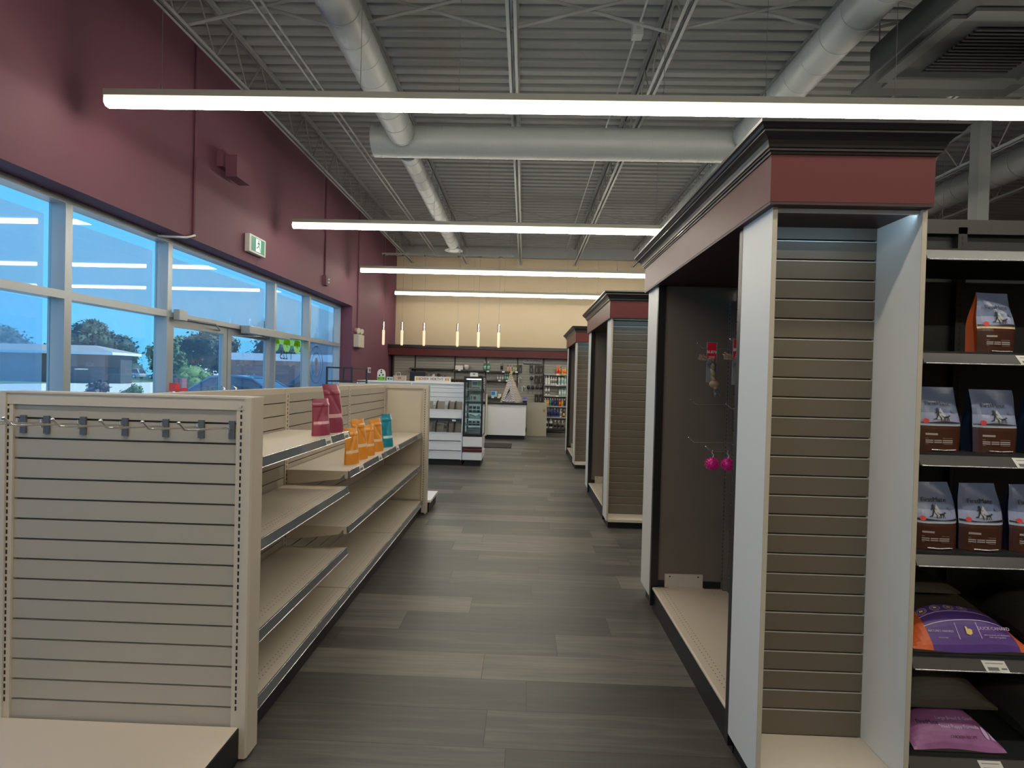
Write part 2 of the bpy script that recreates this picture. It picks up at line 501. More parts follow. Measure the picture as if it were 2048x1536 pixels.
# automatic door operator and arms
m = MB().box(-3.97, -3.84, 7.05, 8.28, 1.99, 2.10)
m.build('door_operator', FRAME, d2, bevel=0.006)
MB().tube([(-3.91, 7.6, 1.985), (-3.86, 7.25, 1.965), (-4.03, 7.0, 1.95)], 0.011).build('closer_arm', FRAME, d2)
m = MB().box(-3.97, -3.90, 5.68, 5.82, 2.02, 2.14); m.build('door_closer', FRAME, d1, bevel=0.004)
MB().tube([(-3.93, 5.8, 2.05), (-3.84, 6.25, 2.04), (-4.02, 6.65, 1.99)], 0.010).build('closer_arm', FRAME, d1)
# ceiling-to-head soffit lining is the wall's own reveal; threshold kerb
struct(B(XL - 0.3, XL - 0.20, YF, WY1, 0, 0.12).build('trim_4', FRAME), 'sill kerb under the storefront')
struct(B(XL, XL + 0.012, WY1, 13.9, 0, 0.1).build('baseboard_left', KICK))

# window lettering seen from behind on the bay beyond the door
st = thing('window_decal', (-4.105, 8.7, 1.75), 'yellow ringed window decal reading T 225, seen from behind beyond the door', 'decal')
m = MB()
YEL = film_mat('decal_yellow', 0.85, (0.95, 0.98, 0.45), (0.9, 0.95, 0.4))
m.box(-4.104, -4.101, 8.10, 9.28, 1.93, 2.03)
for cy in (8.32, 8.72, 9.12):
    m.cyl((-4.104, cy, 1.93), (-4.101, cy, 1.93), 0.13, n=20)
m.build('backing', YEL, st)
text('lettering', 'T 225', 0.20, (-4.098, 8.70, 1.745), (PI / 2, 0, -PI / 2), INK, st)
for cy, ch in ((8.32, '0'), (9.12, '6'), (8.72, '3')):
    text('digit', ch, 0.13, (-4.098, cy, 1.93), (PI / 2, 0, -PI / 2), GREYINK, st)
od = thing('window_decal', (-4.105, 10.0, 1.3), 'faint round grey emblem on the last storefront pane before the corner', 'decal')
m = MB()
GR = mat('decal_grey', (0.20, 0.22, 0.30), 0.6)
for k in range(24):
    t0 = 2 * PI * k / 24; t1 = 2 * PI * (k + 1) / 24
    for r0, r1 in ((0.30, 0.33), (0.20, 0.215)):
        q = [(-4.102, 9.98 + r * math.cos(t), 1.62 + 1.15 * r * math.sin(t)) for r, t in ((r0, t0), (r1, t0), (r1, t1), (r0, t1))]
        m.add(q, [(0, 1, 2, 3)])
m.build('ring', GR, od)
m = MB(); m.ball((-4.102, 9.98, 1.68), 0.07, sc=(0.03, 1, 1.2)); m.ball((-4.102, 9.98, 1.52), 0.10, sc=(0.03, 0.7, 1.0))
m.build('silhouette', GR, od)

# ================================================================== CEILING SERVICES
def joist(x, lab):
    t = thing('roof_joist', (x, 5, 4.65), lab, 'joist', 'open web roof joists')
    zb = 4.65; zt = ZC - 0.002
    m = MB()
    for sgn in (-1, 1):
        m.box(x + sgn * 0.012, x + sgn * 0.048, YF, YB - 0.15, zb, zb + 0.006); m.box(x + sgn * 0.012, x + sgn * 0.017, YF, YB - 0.15, zb, zb + 0.04)
    m.build('bottom_chord', DUCT, t)
    m = MB()
    for sgn in (-1, 1):
        m.box(x + sgn * 0.012, x + sgn * 0.052, YF, YB - 0.15, zt - 0.006, zt); m.box(x + sgn * 0.012, x + sgn * 0.017, YF, YB - 0.15, zt - 0.045, zt)
    m.build('top_chord', CEIL, t)
    m = MB(); y = YF; up = True
    while y < YB - 0.45:
        a, b = (zb + 0.02, zt - 0.02) if up else (zt - 0.02, zb + 0.02)
        m.cyl((x, y, a), (x, y + 0.3, b), 0.009, n=6)
        y += 0.3; up = not up
    m.build('web', CEIL, t)
JN = ['nearest the storefront wall', 'between the wall and the left duct', 'just left of the centre line', 'right of centre above the aisle', 'running beside the right duct', 'right of the air cassette', 'far right', 'rightmost by the right wall']
for i, x in enumerate((-3.25, -1.72, -0.2, 1.32, 2.95, 4.6, 6.2, 7.8)):
    joist(x, 'grey open web steel joist under the deck, ' + JN[i])
# bridging angles between joists
for i, (y0, y1) in enumerate(((4.75, 5.15), (11.0, 11.2))):
    t = thing('joist_bridging', (0, y0, 4.7), 'crossed steel bridging rods between the joists, ' + ('nearest row at the top of the photo' if i == 0 else 'far row'), 'bridging')
    xs = [-3.25, -1.72, -0.2, 1.32, 2.95, 4.6, 6.2]
    for a, b in zip(xs[:-1], xs[1:]):
        m = MB(); m.cyl((a, y0, 4.68), (b, y0 + 0.02, 5.08), 0.014, n=8); m.cyl((a, y0 + 0.06, 5.08), (b, y0 + 0.06, 4.68), 0.014, n=8)
        m.build('cross_rods', CEIL, t)

def duct(nm, p0, p1, r, lab, step=0.30, dm=None):
    p0 = Vector(p0); p1 = Vector(p1)
    L = (p1 - p0).length; d = (p1 - p0).normalized()
    m = MB(); m.cyl(p0, p1, r, n=32)
    k = step / 2
    while k < L:                                   # raised spiral seam rings
        q = p0 + d * k
        off = Vector((0.02, 0, 0)) if abs(d.y) > 0.5 else Vector((0, 0.02, 0))
        m.cyl(q - d * 0.006, q + d * 0.006, r + 0.0035, n=32, cap=True)
        k += step
    o = m.build(nm, dm or DUCT, origin=tuple(p0))
    return tag(o, lab, 'duct')
duct('spiral_duct', (-1.56, YF + 0.05, 4.52), (-1.60, 6.325, 4.46), 0.165, 'large grey spiral duct over the left side running toward the viewer')
duct('spiral_duct', (-1.61, 6.735, 4.40), (-1.66, 11.30, 4.40), 0.125, 'thinner grey spiral duct continuing to the round diffuser')
duct('spiral_duct', (2.62, YF + 0.05, 4.50), (2.62, 6.30, 4.47), 0.165, 'large grey spiral duct over the right side beside a joist')
duct('spiral_duct', (2.62, 6.74, 4.40), (2.62, 11.6, 4.40), 0.125, 'thinner grey duct continuing behind the nearest tower')
duct('spiral_duct', (-2.0, 6.53, 4.44), (2.9, 6.53, 4.44), 0.19, 'thick grey spiral duct crossing the ceiling from left to right', 0.2)
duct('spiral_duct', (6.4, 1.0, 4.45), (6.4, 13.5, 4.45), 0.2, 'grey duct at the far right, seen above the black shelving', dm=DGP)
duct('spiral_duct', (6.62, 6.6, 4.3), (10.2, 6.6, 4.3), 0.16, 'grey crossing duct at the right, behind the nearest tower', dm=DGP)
# round diffuser
t = thing('round_diffuser', (-1.66, 11.5, 4.3), 'round grey ceiling diffuser at the end of the left duct', 'diffuser')
m = MB(); m.tube([(-1.66, 11.37, 4.40), (-1.66, 11.47, 4.40), (-1.66, 11.5, 4.33)], 0.118, n=20); m.build('elbow', DUCT, t)
m = MB()
m.lathe([(0.12, 0.05), (0.20, 0.0), (0.205, -0.012), (0.165, -0.01), (0.14, 0.02)], (-1.66, 11.5, 4.30), 28)
m.build('outer_cone', DUCT, t)
m = MB(); m.lathe([(0.04, -0.025), (0.10, -0.02), (0.12, 0.0), (0.10, 0.015)], (-1.66, 11.5, 4.30), 24); m.build('inner_cone', WHITEP, t)
# air cassette at the upper right
t = thing('air_cassette', (3.5, 4.3, 4.2), 'square dark ceiling air unit with a louvred grille at the upper right', 'air unit')
m = MB(); m.box(2.95, 4.35, 3.55, 4.85, 4.16, 4.20); m.box(3.05, 4.25, 3.65, 4.75, 4.20, 4.52); m.build('casing', CAS, t, bevel=0.01)
m = MB()
for (a, b, c_, d_) in ((3.12, 4.18, 4.55, 4.68), (3.12, 4.18, 3.72, 3.82), (3.02, 3.12, 3.8, 4.6), (4.18, 4.28, 3.8, 4.6)): m.box(a, b, c_, d_, 4.135, 4.162)
m.build('air_flap', mat('flap_grey', (0.07, 0.075, 0.075), 0.5), t)
m = MB()
for k in range(14): m.box(3.3, 4.0, 3.92 + k * 0.04, 3.94 + k * 0.04, 4.14, 4.158)
m.build('grille', DARK, t)
m = MB()
for a in (3.1, 4.2):
    for b in (3.7, 4.7): m.cyl((a, b, 4.5), (a, b, ZC), 0.006, n=6)
m.build('hanger_rod', WIRE, t)
# column at the right
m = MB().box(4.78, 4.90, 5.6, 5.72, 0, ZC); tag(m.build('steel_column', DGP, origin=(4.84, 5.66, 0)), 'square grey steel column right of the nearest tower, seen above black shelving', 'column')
# conduit and box in the ceiling
t = thing('ceiling_conduit', (1.05, 5, 4.8), 'thin grey conduit with a junction box beside the joist above the aisle', 'conduit')
MB().cyl((1.02, YF + 0.1, 4.9), (1.02, 13.8, 4.9), 0.011, n=8).build('pipe', DUCT, t)
MB().box(0.97, 1.07, 5.05, 5.15, 4.84, 4.96).build('junction_box', DUCT, t)
t = thing('ceiling_conduit', (-2.3, 5, 4.8), 'pair of thin grey conduits under the deck left of the left duct', 'conduit')
MB().cyl((-2.48, YF + 0.1, 4.72), (-2.48, 13.9, 4.72), 0.013, n=8).cyl((-2.40, YF + 0.1, 4.72), (-2.40, 13.9, 4.72), 0.013, n=8).build('pipe', DUCT, t)

# ---- linear lamps
def lamp_segment(parent, x0, x1, y, z):
    m = MB(); m.prism([(y - 0.045, z + 0.035), (y + 0.045, z + 0.035), (y + 0.045, z + 0.085), (y - 0.045, z + 0.085)], 'x', x0, x1)
    h = m.build('housing', ALU, parent)
    m = MB(); m.prism([(y - 0.043, z + 0.034), (y - 0.043, z + 0.012), (y - 0.043, z - 0.020), (y - 0.02, z - 0.045), (y + 0.02, z - 0.045), (y + 0.043, z - 0.020), (y + 0.043, z + 0.012), (y + 0.043, z + 0.034)], 'x', x0 + 0.004, x1 - 0.004)
    m.m = [1, 0, 0, 0, 0, 0, 1, 1, 1, 1]
    l = m.build('lens', [LENS, LENS_SIDE], parent)
    return h
SEG = 2.435
ROWN = {0: 'behind the viewer, second back', 1: 'just over the viewer', 2: 'nearest and longest in view at the top', 3: 'second nearest in view', 4: 'third in view, against the cream wall', 5: 'farthest, nearest the cream wall'}
for r, y in enumerate((-2.61, 0.76, 4.13, 7.50, 10.62, 13.45)):
    x0 = -3.47
    t = thing('linear_lamp', (x0, y, 3.64), 'long suspended linear lamp across the ceiling, ' + ROWN[r], 'ceiling lamp', 'long linear lamps across the shop')
    for k in range(4):
        lamp_segment(t, x0 + k * SEG, x0 + (k + 1) * SEG, y, 3.635)
    for k in range(4):
        for dx in (0.45, SEG - 0.35):
            xx = x0 + k * SEG + dx
            if r == 2 and 2.9 < xx < 4.4: xx = 2.86 if dx > 1 else 4.5
            MB().cyl((xx, y, 3.72), (xx, y, ZC), 0.0022, n=5).cyl((xx, y, 3.72), (xx, y, 3.77), 0.006, n=6).build('cable', WIRE, t)

# ---- pendants over the counter
tbar = thing('pendant_bar', (-2.0, 12.9, 4.52), 'long thin dark bar near the ceiling carrying the pendant cords', 'rail')
MB().box(-3.68, -0.35, 12.86, 12.94, 4.50, 4.54).build('rail', CEIL, tbar)
m = MB()
for x in (-3.6, -2.0, -0.45): m.cyl((x, 12.9, 4.54), (x, 12.9, ZC), 0.006, n=6)
m.build('hanger', WIRE, tbar)
BUB = mat('bubble_glass', (0.95, 0.72, 0.50), 0.15, emit=0.55, bump=0.9, bscale=60)
PX = [-3.60, -3.13, -2.57, -1.72, -1.19, -0.68]
def pendant(x, lab):
    t = thing('pendant_lamp', (x, 12.9, 2.22), lab, 'pendant lamp', 'slim pendant lamps over the counter')
    MB().cyl((x, 12.9, 2.80), (x, 12.9, 4.50), 0.0035, n=6).build('cord', WIRE, t)
    MB().cyl((x, 12.9, 4.46), (x, 12.9, 4.50), 0.05, n=16).build('ceiling_cup', CHROME, t)
    MB().cyl((x, 12.9, 2.60), (x, 12.9, 2.80), 0.03, n=16).build('cap', CHROME, t)
    m = MB(); m.lathe([(0.03, 0.38), (0.034, 0.34), (0.034, 0.04), (0.028, 0.0)][::-1], (x, 12.9, 2.22), 16); m.build('bubble_tube', BUB, t)
    return t
p0 = pendant(PX[0], 'slim bubble glass pendant lamp, leftmost, in front of the red wall')
for i in range(1, 6):
    dup(p0, (PX[i], 12.9, 2.22), 'slim bubble glass pendant lamp, %s of the six over the counter' % (ORD[i] if i < 5 else 'rightmost'))

# ================================================================== LEFT WALL FIXTURES
t = thing('exit_sign', (XL, 6.9, 3.14), 'white box exit sign with green running figure on the burgundy wall', 'sign')
MB().box(XL, XL + 0.07, 6.69, 7.11, 3.05, 3.29).build('housing', WHITEP, t, bevel=0.008)
GRN = mat('exit_green', (0.02, 0.22, 0.14), 0.4, emit=0.35)
MB().box(XL + 0.07, XL + 0.073, 6.735, 7.065, 3.075, 3.265).build('green_panel', GRN, t)
WHE = mat('exit_white', (0.8, 0.85, 0.8), 0.4, emit=0.5)
m = MB(); m.box(XL + 0.073, XL + 0.076, 6.84, 6.96, 3.085, 3.255); m.build('doorway', WHE, t)
m = MB(); xx = XL + 0.0765
m.cyl((xx, 6.905, 3.235), (xx + 0.002, 6.905, 3.235), 0.013, n=10)
def limb(a, b, w=0.009):
    a = Vector((xx, a[0] - 0.3, (a[1] - 3.2) * 0.93 + 3.165)); b = Vector((xx, b[0] - 0.3, (b[1] - 3.2) * 0.93 + 3.165)); d = (b - a).normalized(); q = Vector((0, -d.z, d.y)) * w
    m.add([a - q, a + q, b + q, b - q], [(0, 1, 2, 3)])
limb((7.205, 3.26), (7.21, 3.20), 0.013); limb((7.21, 3.205), (7.24, 3.17)); limb((7.24, 3.17), (7.245, 3.13)); limb((7.21, 3.205), (7.18, 3.175)); limb((7.18, 3.175), (7.15, 3.16))
limb((7.207, 3.25), (7.24, 3.235)); limb((7.207, 3.25), (7.175, 3.225))
m.build('running_figure', GRN, t)
for i, (yy, z0, lab) in enumerate(((5.64, 2.94, 'painted conduit down the burgundy wall to the window head'), (9.38, 3.26, 'thin conduit down the burgundy wall to the small alarm box'), (11.27, 2.40, 'thin conduit down the burgundy wall to the emergency light'))):
    m = MB().cyl((XL + 0.014, yy, z0), (XL + 0.014, yy, ZC - 0.01), 0.014, n=8)
    tag(m.build('wall_conduit', REDWALL, origin=(XL + 0.014, yy, z0)), lab, 'conduit')
m = MB().tube([(XL + 0.012, 5.64, 2.96), (XL + 0.05, 5.60, 2.95), (XL + 0.03, 5.50, 2.90), (XL - 0.10, 5.42, 2.885), (XL - 0.22, 5.40, 2.89)], 0.012)
tag(m.build('cable', WHITEP, origin=(XL, 5.8, 2.9)), 'short white cable curving from the conduit over the window head', 'cable')
t = thing('alarm_box', (XL, 9.38, 3.15), 'small alarm device with two white lamps high on the burgundy wall', 'alarm')
MB().box(XL, XL + 0.06, 9.32, 9.44, 3.08, 3.26).build('housing', REDWALL, t)
m = MB(); m.ball((XL + 0.075, 9.40, 3.20), 0.02); m.ball((XL + 0.075, 9.40, 3.14), 0.02); m.build('strobe', WHITEP, t)
t = thing('emergency_light', (XL, 11.24, 2.2), 'beige twin head emergency light on the burgundy wall', 'emergency light')
BE2 = mat('aged_white', (0.52, 0.49, 0.42), 0.5)
MB().box(XL, XL + 0.12, 11.05, 11.43, 2.05, 2.33).build('battery_box', BE2, t, bevel=0.01)
for yy in (11.13, 11.36):
    m = MB(); m.cyl((XL + 0.06, yy, 2.33), (XL + 0.06, yy, 2.39), 0.012, n=8); m.cyl((XL + 0.02, yy, 2.42), (XL + 0.10, yy - 0.03, 2.41), 0.045, 0.06, n=16)
    m.build('lamp_head', BE2, t)
m = MB(); m.box(XL, XL + 0.08, 6.05, 6.22, 3.90, 4.10); m.box(XL + 0.08, XL + 0.22, 6.10, 6.40, 3.80, 4.06)
tag(m.build('wall_speaker', REDWALL, origin=(XL, 6.3, 4)), 'small painted box bracketed high on the burgundy wall', 'speaker')
t = thing('wall_switch', (XL, 12.2, 1.55), 'small white switch plate on the red wall before the back counter', 'switch')
MB().box(XL, XL + 0.02, 12.10, 12.30, 1.50, 1.63).build('plate', WHITEP, t); MB().box(XL + 0.02, XL + 0.03, 12.14, 12.26, 1.53, 1.60).build('dial', GREYINK, t)
# red broom-like dish on the sill
# ================================================================== LEFT GONDOLA
GX0, GX1 = -1.965, -1.005         # outer faces of the end frames
GXc = -1.485
GT = 1.36
gond = thing('display_gondola', (GXc, 3.6, 0), 'long beige double sided shelving gondola in the left foreground', 'display shelving')
def post(name, x0, x1, y0, y1, z0, z1, slot_face, parent, m0=BEIGE, nslot=None):
    m = MB().box(x0, x1, y0, y1, z0, z1)
    z = z0 + 0.09
    if slot_face == 'y': xc = (x0 + x1) / 2
    while z < z1 - 0.04:
        if slot_face == 'y': m.box(xc - 0.0032, xc + 0.0032, y0 - 0.0006, y0, z, z + 0.016, 1)
        elif slot_face == 'x+':
            yc = (y0 + y1) / 2; m.box(x1, x1 + 0.0006, yc - 0.0035, yc + 0.0035, z, z + 0.016, 1)
        elif slot_face == 'x-':
            yc = (y0 + y1) / 2; m.box(x0 - 0.0006, x0, yc - 0.0035, yc + 0.0035, z, z + 0.016, 1)
        z += 0.0254
    return m.build(name, [m0, DARK], parent)
EY0, EY1 = 1.88, 1.95
# near end frame
post('slotted_post', -1.066, -1.030, EY0 - 0.004, EY1, 0.10, GT - 0.01, 'y', gond)
post('slotted_post', -1.953, -1.917, EY0 - 0.004, EY1, 0.10, GT - 0.01, 'y', gond)
m = MB(); m.prism([(-1.032, EY0 - 0.012), (-1.008, EY0 - 0.012), (-1.003, EY0 - 0.004), (-1.003, EY1), (-1.032, EY1)], 'z', 0.015, GT)
m.build('corner_cover', BEIGE, gond)
m = MB(); m.prism([(-1.938 - 0.0, EY0 - 0.012), (-1.962, EY0 - 0.012), (-1.967, EY0 - 0.004), (-1.967, EY1), (-1.938, EY1)], 'z', 0.015, GT)
m.box(-1.975, -1.955, EY0 - 0.01, EY1, 0.015, GT)
m.build('corner_cover', BEIGE, gond)
m = MB(); slats(m, 'y', EY0 + 0.004, -1.917, -1.066, 0.12, GT - 0.045, first=0.196, gap=0.0085)
m.box(-1.917, -1.066, EY0 + 0.026, EY1, 0.1, GT - 0.01, 0)
m.build('slat_panel', [BEIGE_SLAT, GROOVE, BEIGE_SLAT], gond)
m = MB(); m.box(-1.955, -1.03, EY0 - 0.006, EY1 + 0.01, GT - 0.045, GT - 0.002); m.box(-1.96, -1.006, EY0 - 0.01, EY1 + 0.012, GT - 0.003, GT + 0.004)
m.build('top_rail', BEIGE, gond)
m = MB().cyl((-1.048, EY0 - 0.012, GT - 0.03), (-1.048, EY0 - 0.004, GT - 0.03), 0.005, n=8); m.build('screw', SILV, gond)
# end base deck toward the viewer
m = MB(); m.box(-1.965, -1.035, 1.42, EY0 - 0.005, 0.105, 0.13); m.build('base_shelf', mat('deck_sand', (0.66, 0.56, 0.45), 0.4, bump=0.03, bscale=500), gond, bevel=0.004)
m = MB(); m.box(-1.95, -1.035, 1.46, EY0 - 0.005, 0.0, 0.104); m.box(-1.036, -1.030, 1.42, EY0 - 0.005, 0.012, 0.128); m.build('kick_plate', KICK, gond)
# spine and slat backs of the three sections
SY = [1.95, 3.11, 4.23, 5.36]
for i in range(3):
    for side in (1, -1):
        m = MB()
        px = GXc + side * 0.03
        slats(m, 'x+' if side > 0 else 'x-', px, SY[i] + 0.02, SY[i + 1] - 0.02, 0.12, GT - 0.03, first=0.208, gap=0.0065)
        m.build('slat_panel', [BEIGE_SLAT, GROOVE, BEIGE_SLAT], gond)
m = MB().box(GXc - 0.028, GXc + 0.028, SY[0], SY[3], GT - 0.03, GT + 0.002); m.build('top_rail', BEIGE, gond)
for y in (3.11, 4.23):
    post('slotted_post', GXc - 0.036, GXc + 0.036, y - 0.02, y + 0.02, 0.02, GT, 'x+', gond)
post('slotted_post', GXc - 0.036, GXc + 0.036, SY[3] - 0.05, SY[3] - 0.012, 0.02, GT - 0.01, 'x+', gond)
# far end frame: plain panel facing the viewer, slotted post at the aisle
m = MB().box(-1.93, -1.06, 5.37, 5.40, 0.08, GT - 0.03); m.box(-1.44, -1.08, 5.362, 5.371, 0.16, GT - 0.07)
m.build('end_panel', BEIGE, gond)
m = MB().box(-1.965, -1.01, 5.355, 5.43, GT - 0.035, GT + 0.004); m.build('top_rail', BEIGE, gond)
post('slotted_post', -1.055, -1.02, 5.350, 5.43, 0.02, GT - 0.01, 'y', gond)
MB().box(-1.02, -1.003, 5.348, 5.44, 0.01, GT - 0.005).build('corner_cover', BEIGE, gond)
MB().box(-1.965, -1.94, 5.348, 5.44, 0.01, GT - 0.005).build('corner_cover', BEIGE, gond)
m = MB(); m.box(-1.95, -0.97, 5.45, 5.90, 0.105, 0.13, 0); m.box(-1.94, -0.99, 5.46, 5.88, 0, 0.105, 1); m.build('base_shelf', [WHITE, KICK], gond)
def shelf(y0, y1, z, depth=0.415, tags=(), holes=True, side=1, parent=gond):
    x0 = GXc + side * 0.037; x1 = GXc + side * depth
    m = MB()
    m.box(min(x0, x1), max(x0, x1), y0, y1, z - 0.018, z)
    m.box(min(x1 - side * 0.02, x1), max(x1 - side * 0.02, x1), y0, y1, z - 0.045, z - 0.018)
    # sloped end brackets
    for yy in (y0 + 0.001, y1 - 0.005):
        m.prism([(x0, z - 0.018), (x1 - side * 0.02, z - 0.018), (x1 - side * 0.05, z - 0.05), (x0 + side * 0.06, z - 0.085), (x0, z - 0.085)], 'y', yy, yy + 0.004)
    if holes:
        pts = []
        k = 0; yy = y0 + 0.03
        while yy < y1 - 0.02:
            pts.append((x1 - side * 0.05, yy, z + 0.0004)); pts.append((x1 - side * 0.075, yy + 0.0127, z + 0.0004)); yy += 0.0254
        disc_row(m, pts, 0.0028, 'z', 1)
    s = m.build('shelf', [BEIGE, DARK], parent)
    m = MB()
    m.prism([(x1, z + 0.002), (x1 + side * 0.006, z + 0.002), (x1 + side * 0.016, z - 0.036), (x1 + side * 0.010, z - 0.040), (x1, z - 0.036)], 'y', y0, y1)
    r = m.build('price_rail', RAIL, s)
    m = MB(); m.cyl((x1 + side * 0.017, y0, z - 0.038), (x1 + side * 0.017, y1, z - 0.038), 0.0022, n=6); m.cyl((x1 + side * 0.006, y0, z + 0.001), (x1 + side * 0.006, y1, z + 0.001), 0.0015, n=6)
    m.build('rail_trim', CHROME, s)
    for ty in tags:
        m = MB(); q = [(x1 + side * 0.0078, ty, z + 0.001), (x1 + side * 0.0078, ty + 0.085, z + 0.001), (x1 + side * 0.0175, ty + 0.085, z - 0.036), (x1 + side * 0.0175, ty, z - 0.036)]
        m.add(q, [(0, 1, 2, 3)], 0)
        m.add([(x1 + side * 0.0130, ty + 0.008, z - 0.016), (x1 + side * 0.0130, ty + 0.065, z - 0.016), (x1 + side * 0.0168, ty + 0.065, z - 0.031), (x1 + side * 0.0168, ty + 0.008, z - 0.031)], [(0, 1, 2, 3)], 1)
        m.build('price_tag', [TAG, GREYINK], s)
    return s
e_ = 0.006
shelf(SY[0] + 0.02, SY[1] - e_, 1.11, tags=(2.72, 3.0), holes=False)
shelf(SY[0] + 0.02, SY[1] - e_, 0.772)
shelf(SY[0] + 0.02, SY[1] - e_, 0.395)
shelf(SY[1] + e_, SY[2] - e_, 0.862, tags=(3.30, 3.74), holes=False)
shelf(SY[2] + e_, SY[3] - 0.02, 0.862, tags=(4.23 + 0.03,), holes=False)
shelf(SY[1] + e_, SY[2] - e_, 0.52)
shelf(SY[2] + e_, SY[3] - 0.02, 0.52)
for i in range(3):
    shelf(SY[i] + (0.02 if i == 0 else e_), SY[i + 1] - (0.02 if i == 2 else e_), 0.145, depth=0.435)
    for z in (0.52, 0.86, 0.145):
        shelf(SY[i] + 0.02, SY[i + 1] - 0.02, z, side=-1, holes=False)
m = MB().box(-1.90, -1.075, SY[0], SY[3], 0, 0.10); m.box(-1.906, -1.067, SY[0], SY[3], 0.0, 0.10); m.build('kick_plate', KICK, gond)

# hooks in the end panel's slats
def slat_hook(x, lab, z=1.262, first=None):
    t = thing('display_hook', (x, EY0, z), lab, 'hook', 'chrome hooks on the gondola end')
    y = EY0
    m = MB().box(x - 0.011, x + 0.011, y - 0.004, y + 0.003, z - 0.055, z + 0.012); m.build('back_plate', mat('hook_plate', (0.13, 0.14, 0.15), 0.5, 0.3), t)
    m = MB(); m.tube([(x, y - 0.004, z - 0.02), (x, y - 0.03, z - 0.012), (x, y - 0.24, z + 0.002), (x, y - 0.27, z + 0.006), (x, y - 0.295, z + 0.028)], 0.0036); m.ball((x, y - 0.297, z + 0.030), 0.0055); m.cyl((x, y - 0.022, z - 0.03), (x, y - 0.022, z + 0.002), 0.004, n=8)
    m.build('wire_arm', CHROME, t)
    return t
HX = [-1.88, -1.79, -1.65, -1.49, -1.335, -1.20, -1.084]
hk = slat_hook(HX[1], 'chrome slatwall hook, second from the left on the gondola end')
for i in (0, 2, 3, 4, 5, 6):
    dup(hk, (HX[i], EY0, 1.262), 'chrome slatwall hook, %s on the gondola end' % {0: 'leftmost', 2: 'third from the left', 3: 'middle one of seven', 4: 'fifth from the left', 5: 'second from the right', 6: 'rightmost, beside the slotted post'}[i])

# ---- pouches on the left gondola
def pouch(name, w, h, d, loc, rotz, cmat, band, lab, bz=0.32, group=None, lean=0.0, crease=0.004, seed=1, sidec=None):
    """stand-up pouch: gusseted base, flat sealed top"""
    rnd = random.Random(seed)
    t = thing(name, loc, lab, 'bag', group)
    nu, nv = 16, 26
    def P(u, v, s):
        th = d * 0.5 * (1 - v ** 1.7) * (1 - abs(2 * u - 1) ** 3 * 0.85) + 0.0015
        wob = crease * math.sin(7 * v + 5 * u + seed) * (0.3 + v) * (1 if s > 0 else -1) * 0.5
        dg = abs((u - 0.15) - (v - 0.35) * 1.1) if seed % 2 else abs((0.85 - u) - (v - 0.35) * 1.1)
        if s > 0 and 0.3 < v < 0.85: wob += 0.006 * max(0, 1 - dg / 0.16)
        if s > 0 and 0.80 < v < 0.86: wob -= 0.004
        th *= 1.0 - 0.20 * math.exp(-((v - 0.55) / 0.18) ** 2)
        x = (u - 0.5) * w * (1 - 0.05 * math.sin(PI * v) ** 2) + 0.010 * v * v * (1 if seed % 2 else -1)
        yy = -s * th + lean * v * v * h + wob
        return (x, yy, v * h)
    vs = []; fs = []; mi = []
    m = MB()
    for s in (1, -1):
        vs = [P(i / nu, j / nv, s) for j in range(nv + 1) for i in range(nu + 1)]
        for j in range(nv):
            v = (j + 0.5) / nv
            for i in range(nu):
                u = (i + 0.5) / nu
                k = 0
                if abs(v - bz) < 0.035: k = 1
                if sidec is not None and u > 0.88 and v > 0.1: k = 1
                a = j * (nu + 1) + i
                m.add([vs[a], vs[a + 1], vs[a + nu + 2], vs[a + nu + 1]], [(0, 1, 2, 3) if s > 0 else (3, 2, 1, 0)], k, True)
    for u in (0, 1):
        for j in range(nv): m.add([P(u, j / nv, 1), P(u, (j + 1) / nv, 1), P(u, (j + 1) / nv, -1), P(u, j / nv, -1)], [(0, 1, 2, 3)], 0)
    m.add([P(i / nu, 0, 1) for i in range(nu + 1)] + [P(i / nu, 0, -1) for i in range(nu, -1, -1)], [tuple(range(2 * nu + 2))], 0)
    m.add([P(i / nu, 1, 1) for i in range(nu + 1)] + [P(i / nu, 1, -1) for i in range(nu, -1, -1)], [tuple(range(2 * nu + 2))], 0)
    m.v = [(a + loc[0], b + loc[1], c + loc[2]) for a, b, c in m.v]
    m.build('pouch_body', [cmat, band], t)
    t.rotation_euler = (0, 0, rotz)
    return t
PINK = mat('pink_foil', srgb(150, 62, 85), 0.38, bump=0.25, bscale=25)
PINKB = mat('pink_band', srgb(225, 175, 185), 0.45)
ORG = mat('orange_foil', srgb(232, 150, 50), 0.36, bump=0.25, bscale=25)
ORGB = mat('pale_band', srgb(235, 205, 165), 0.45)
TEA = mat('teal_foil', srgb(20, 140, 165), 0.36, bump=0.25, bscale=25)
TEAB = mat('teal_band', srgb(190, 225, 230), 0.45)
def pouch_text(t, loc, rotz, m, w):
    pass
R90 = math.radians(68)
def lp(name, x, y, z, w, h, c, b, lab, seed, bz=0.3, rot=R90, lean=0.10):
    t = pouch('treat_pouch', w, h, 0.07, (x, y, z), rot, c, b, lab, bz=bz, lean=-lean * 0 + lean, seed=seed, sidec=1)
    return t
t = lp('p', -1.145, 2.87, 1.111, 0.125, 0.205, PINK, PINKB, 'shorter pink pouch on the top shelf of the left gondola', 1, bz=0.36)
t = lp('p', -1.13, 3.035, 1.111, 0.135, 0.285, PINK, PINKB, 'taller pink pouch on the top shelf of the left gondola', 2, bz=0.34)
t = lp('p', -1.14, 3.39, 0.863, 0.125, 0.235, ORG, ORGB, 'orange pouch nearest the shelf end on the second bay', 3, bz=0.36)
t = lp('p', -1.145, 3.59, 0.863, 0.135, 0.280, ORG, ORGB, 'tallest orange pouch, second in the row', 4, bz=0.36)
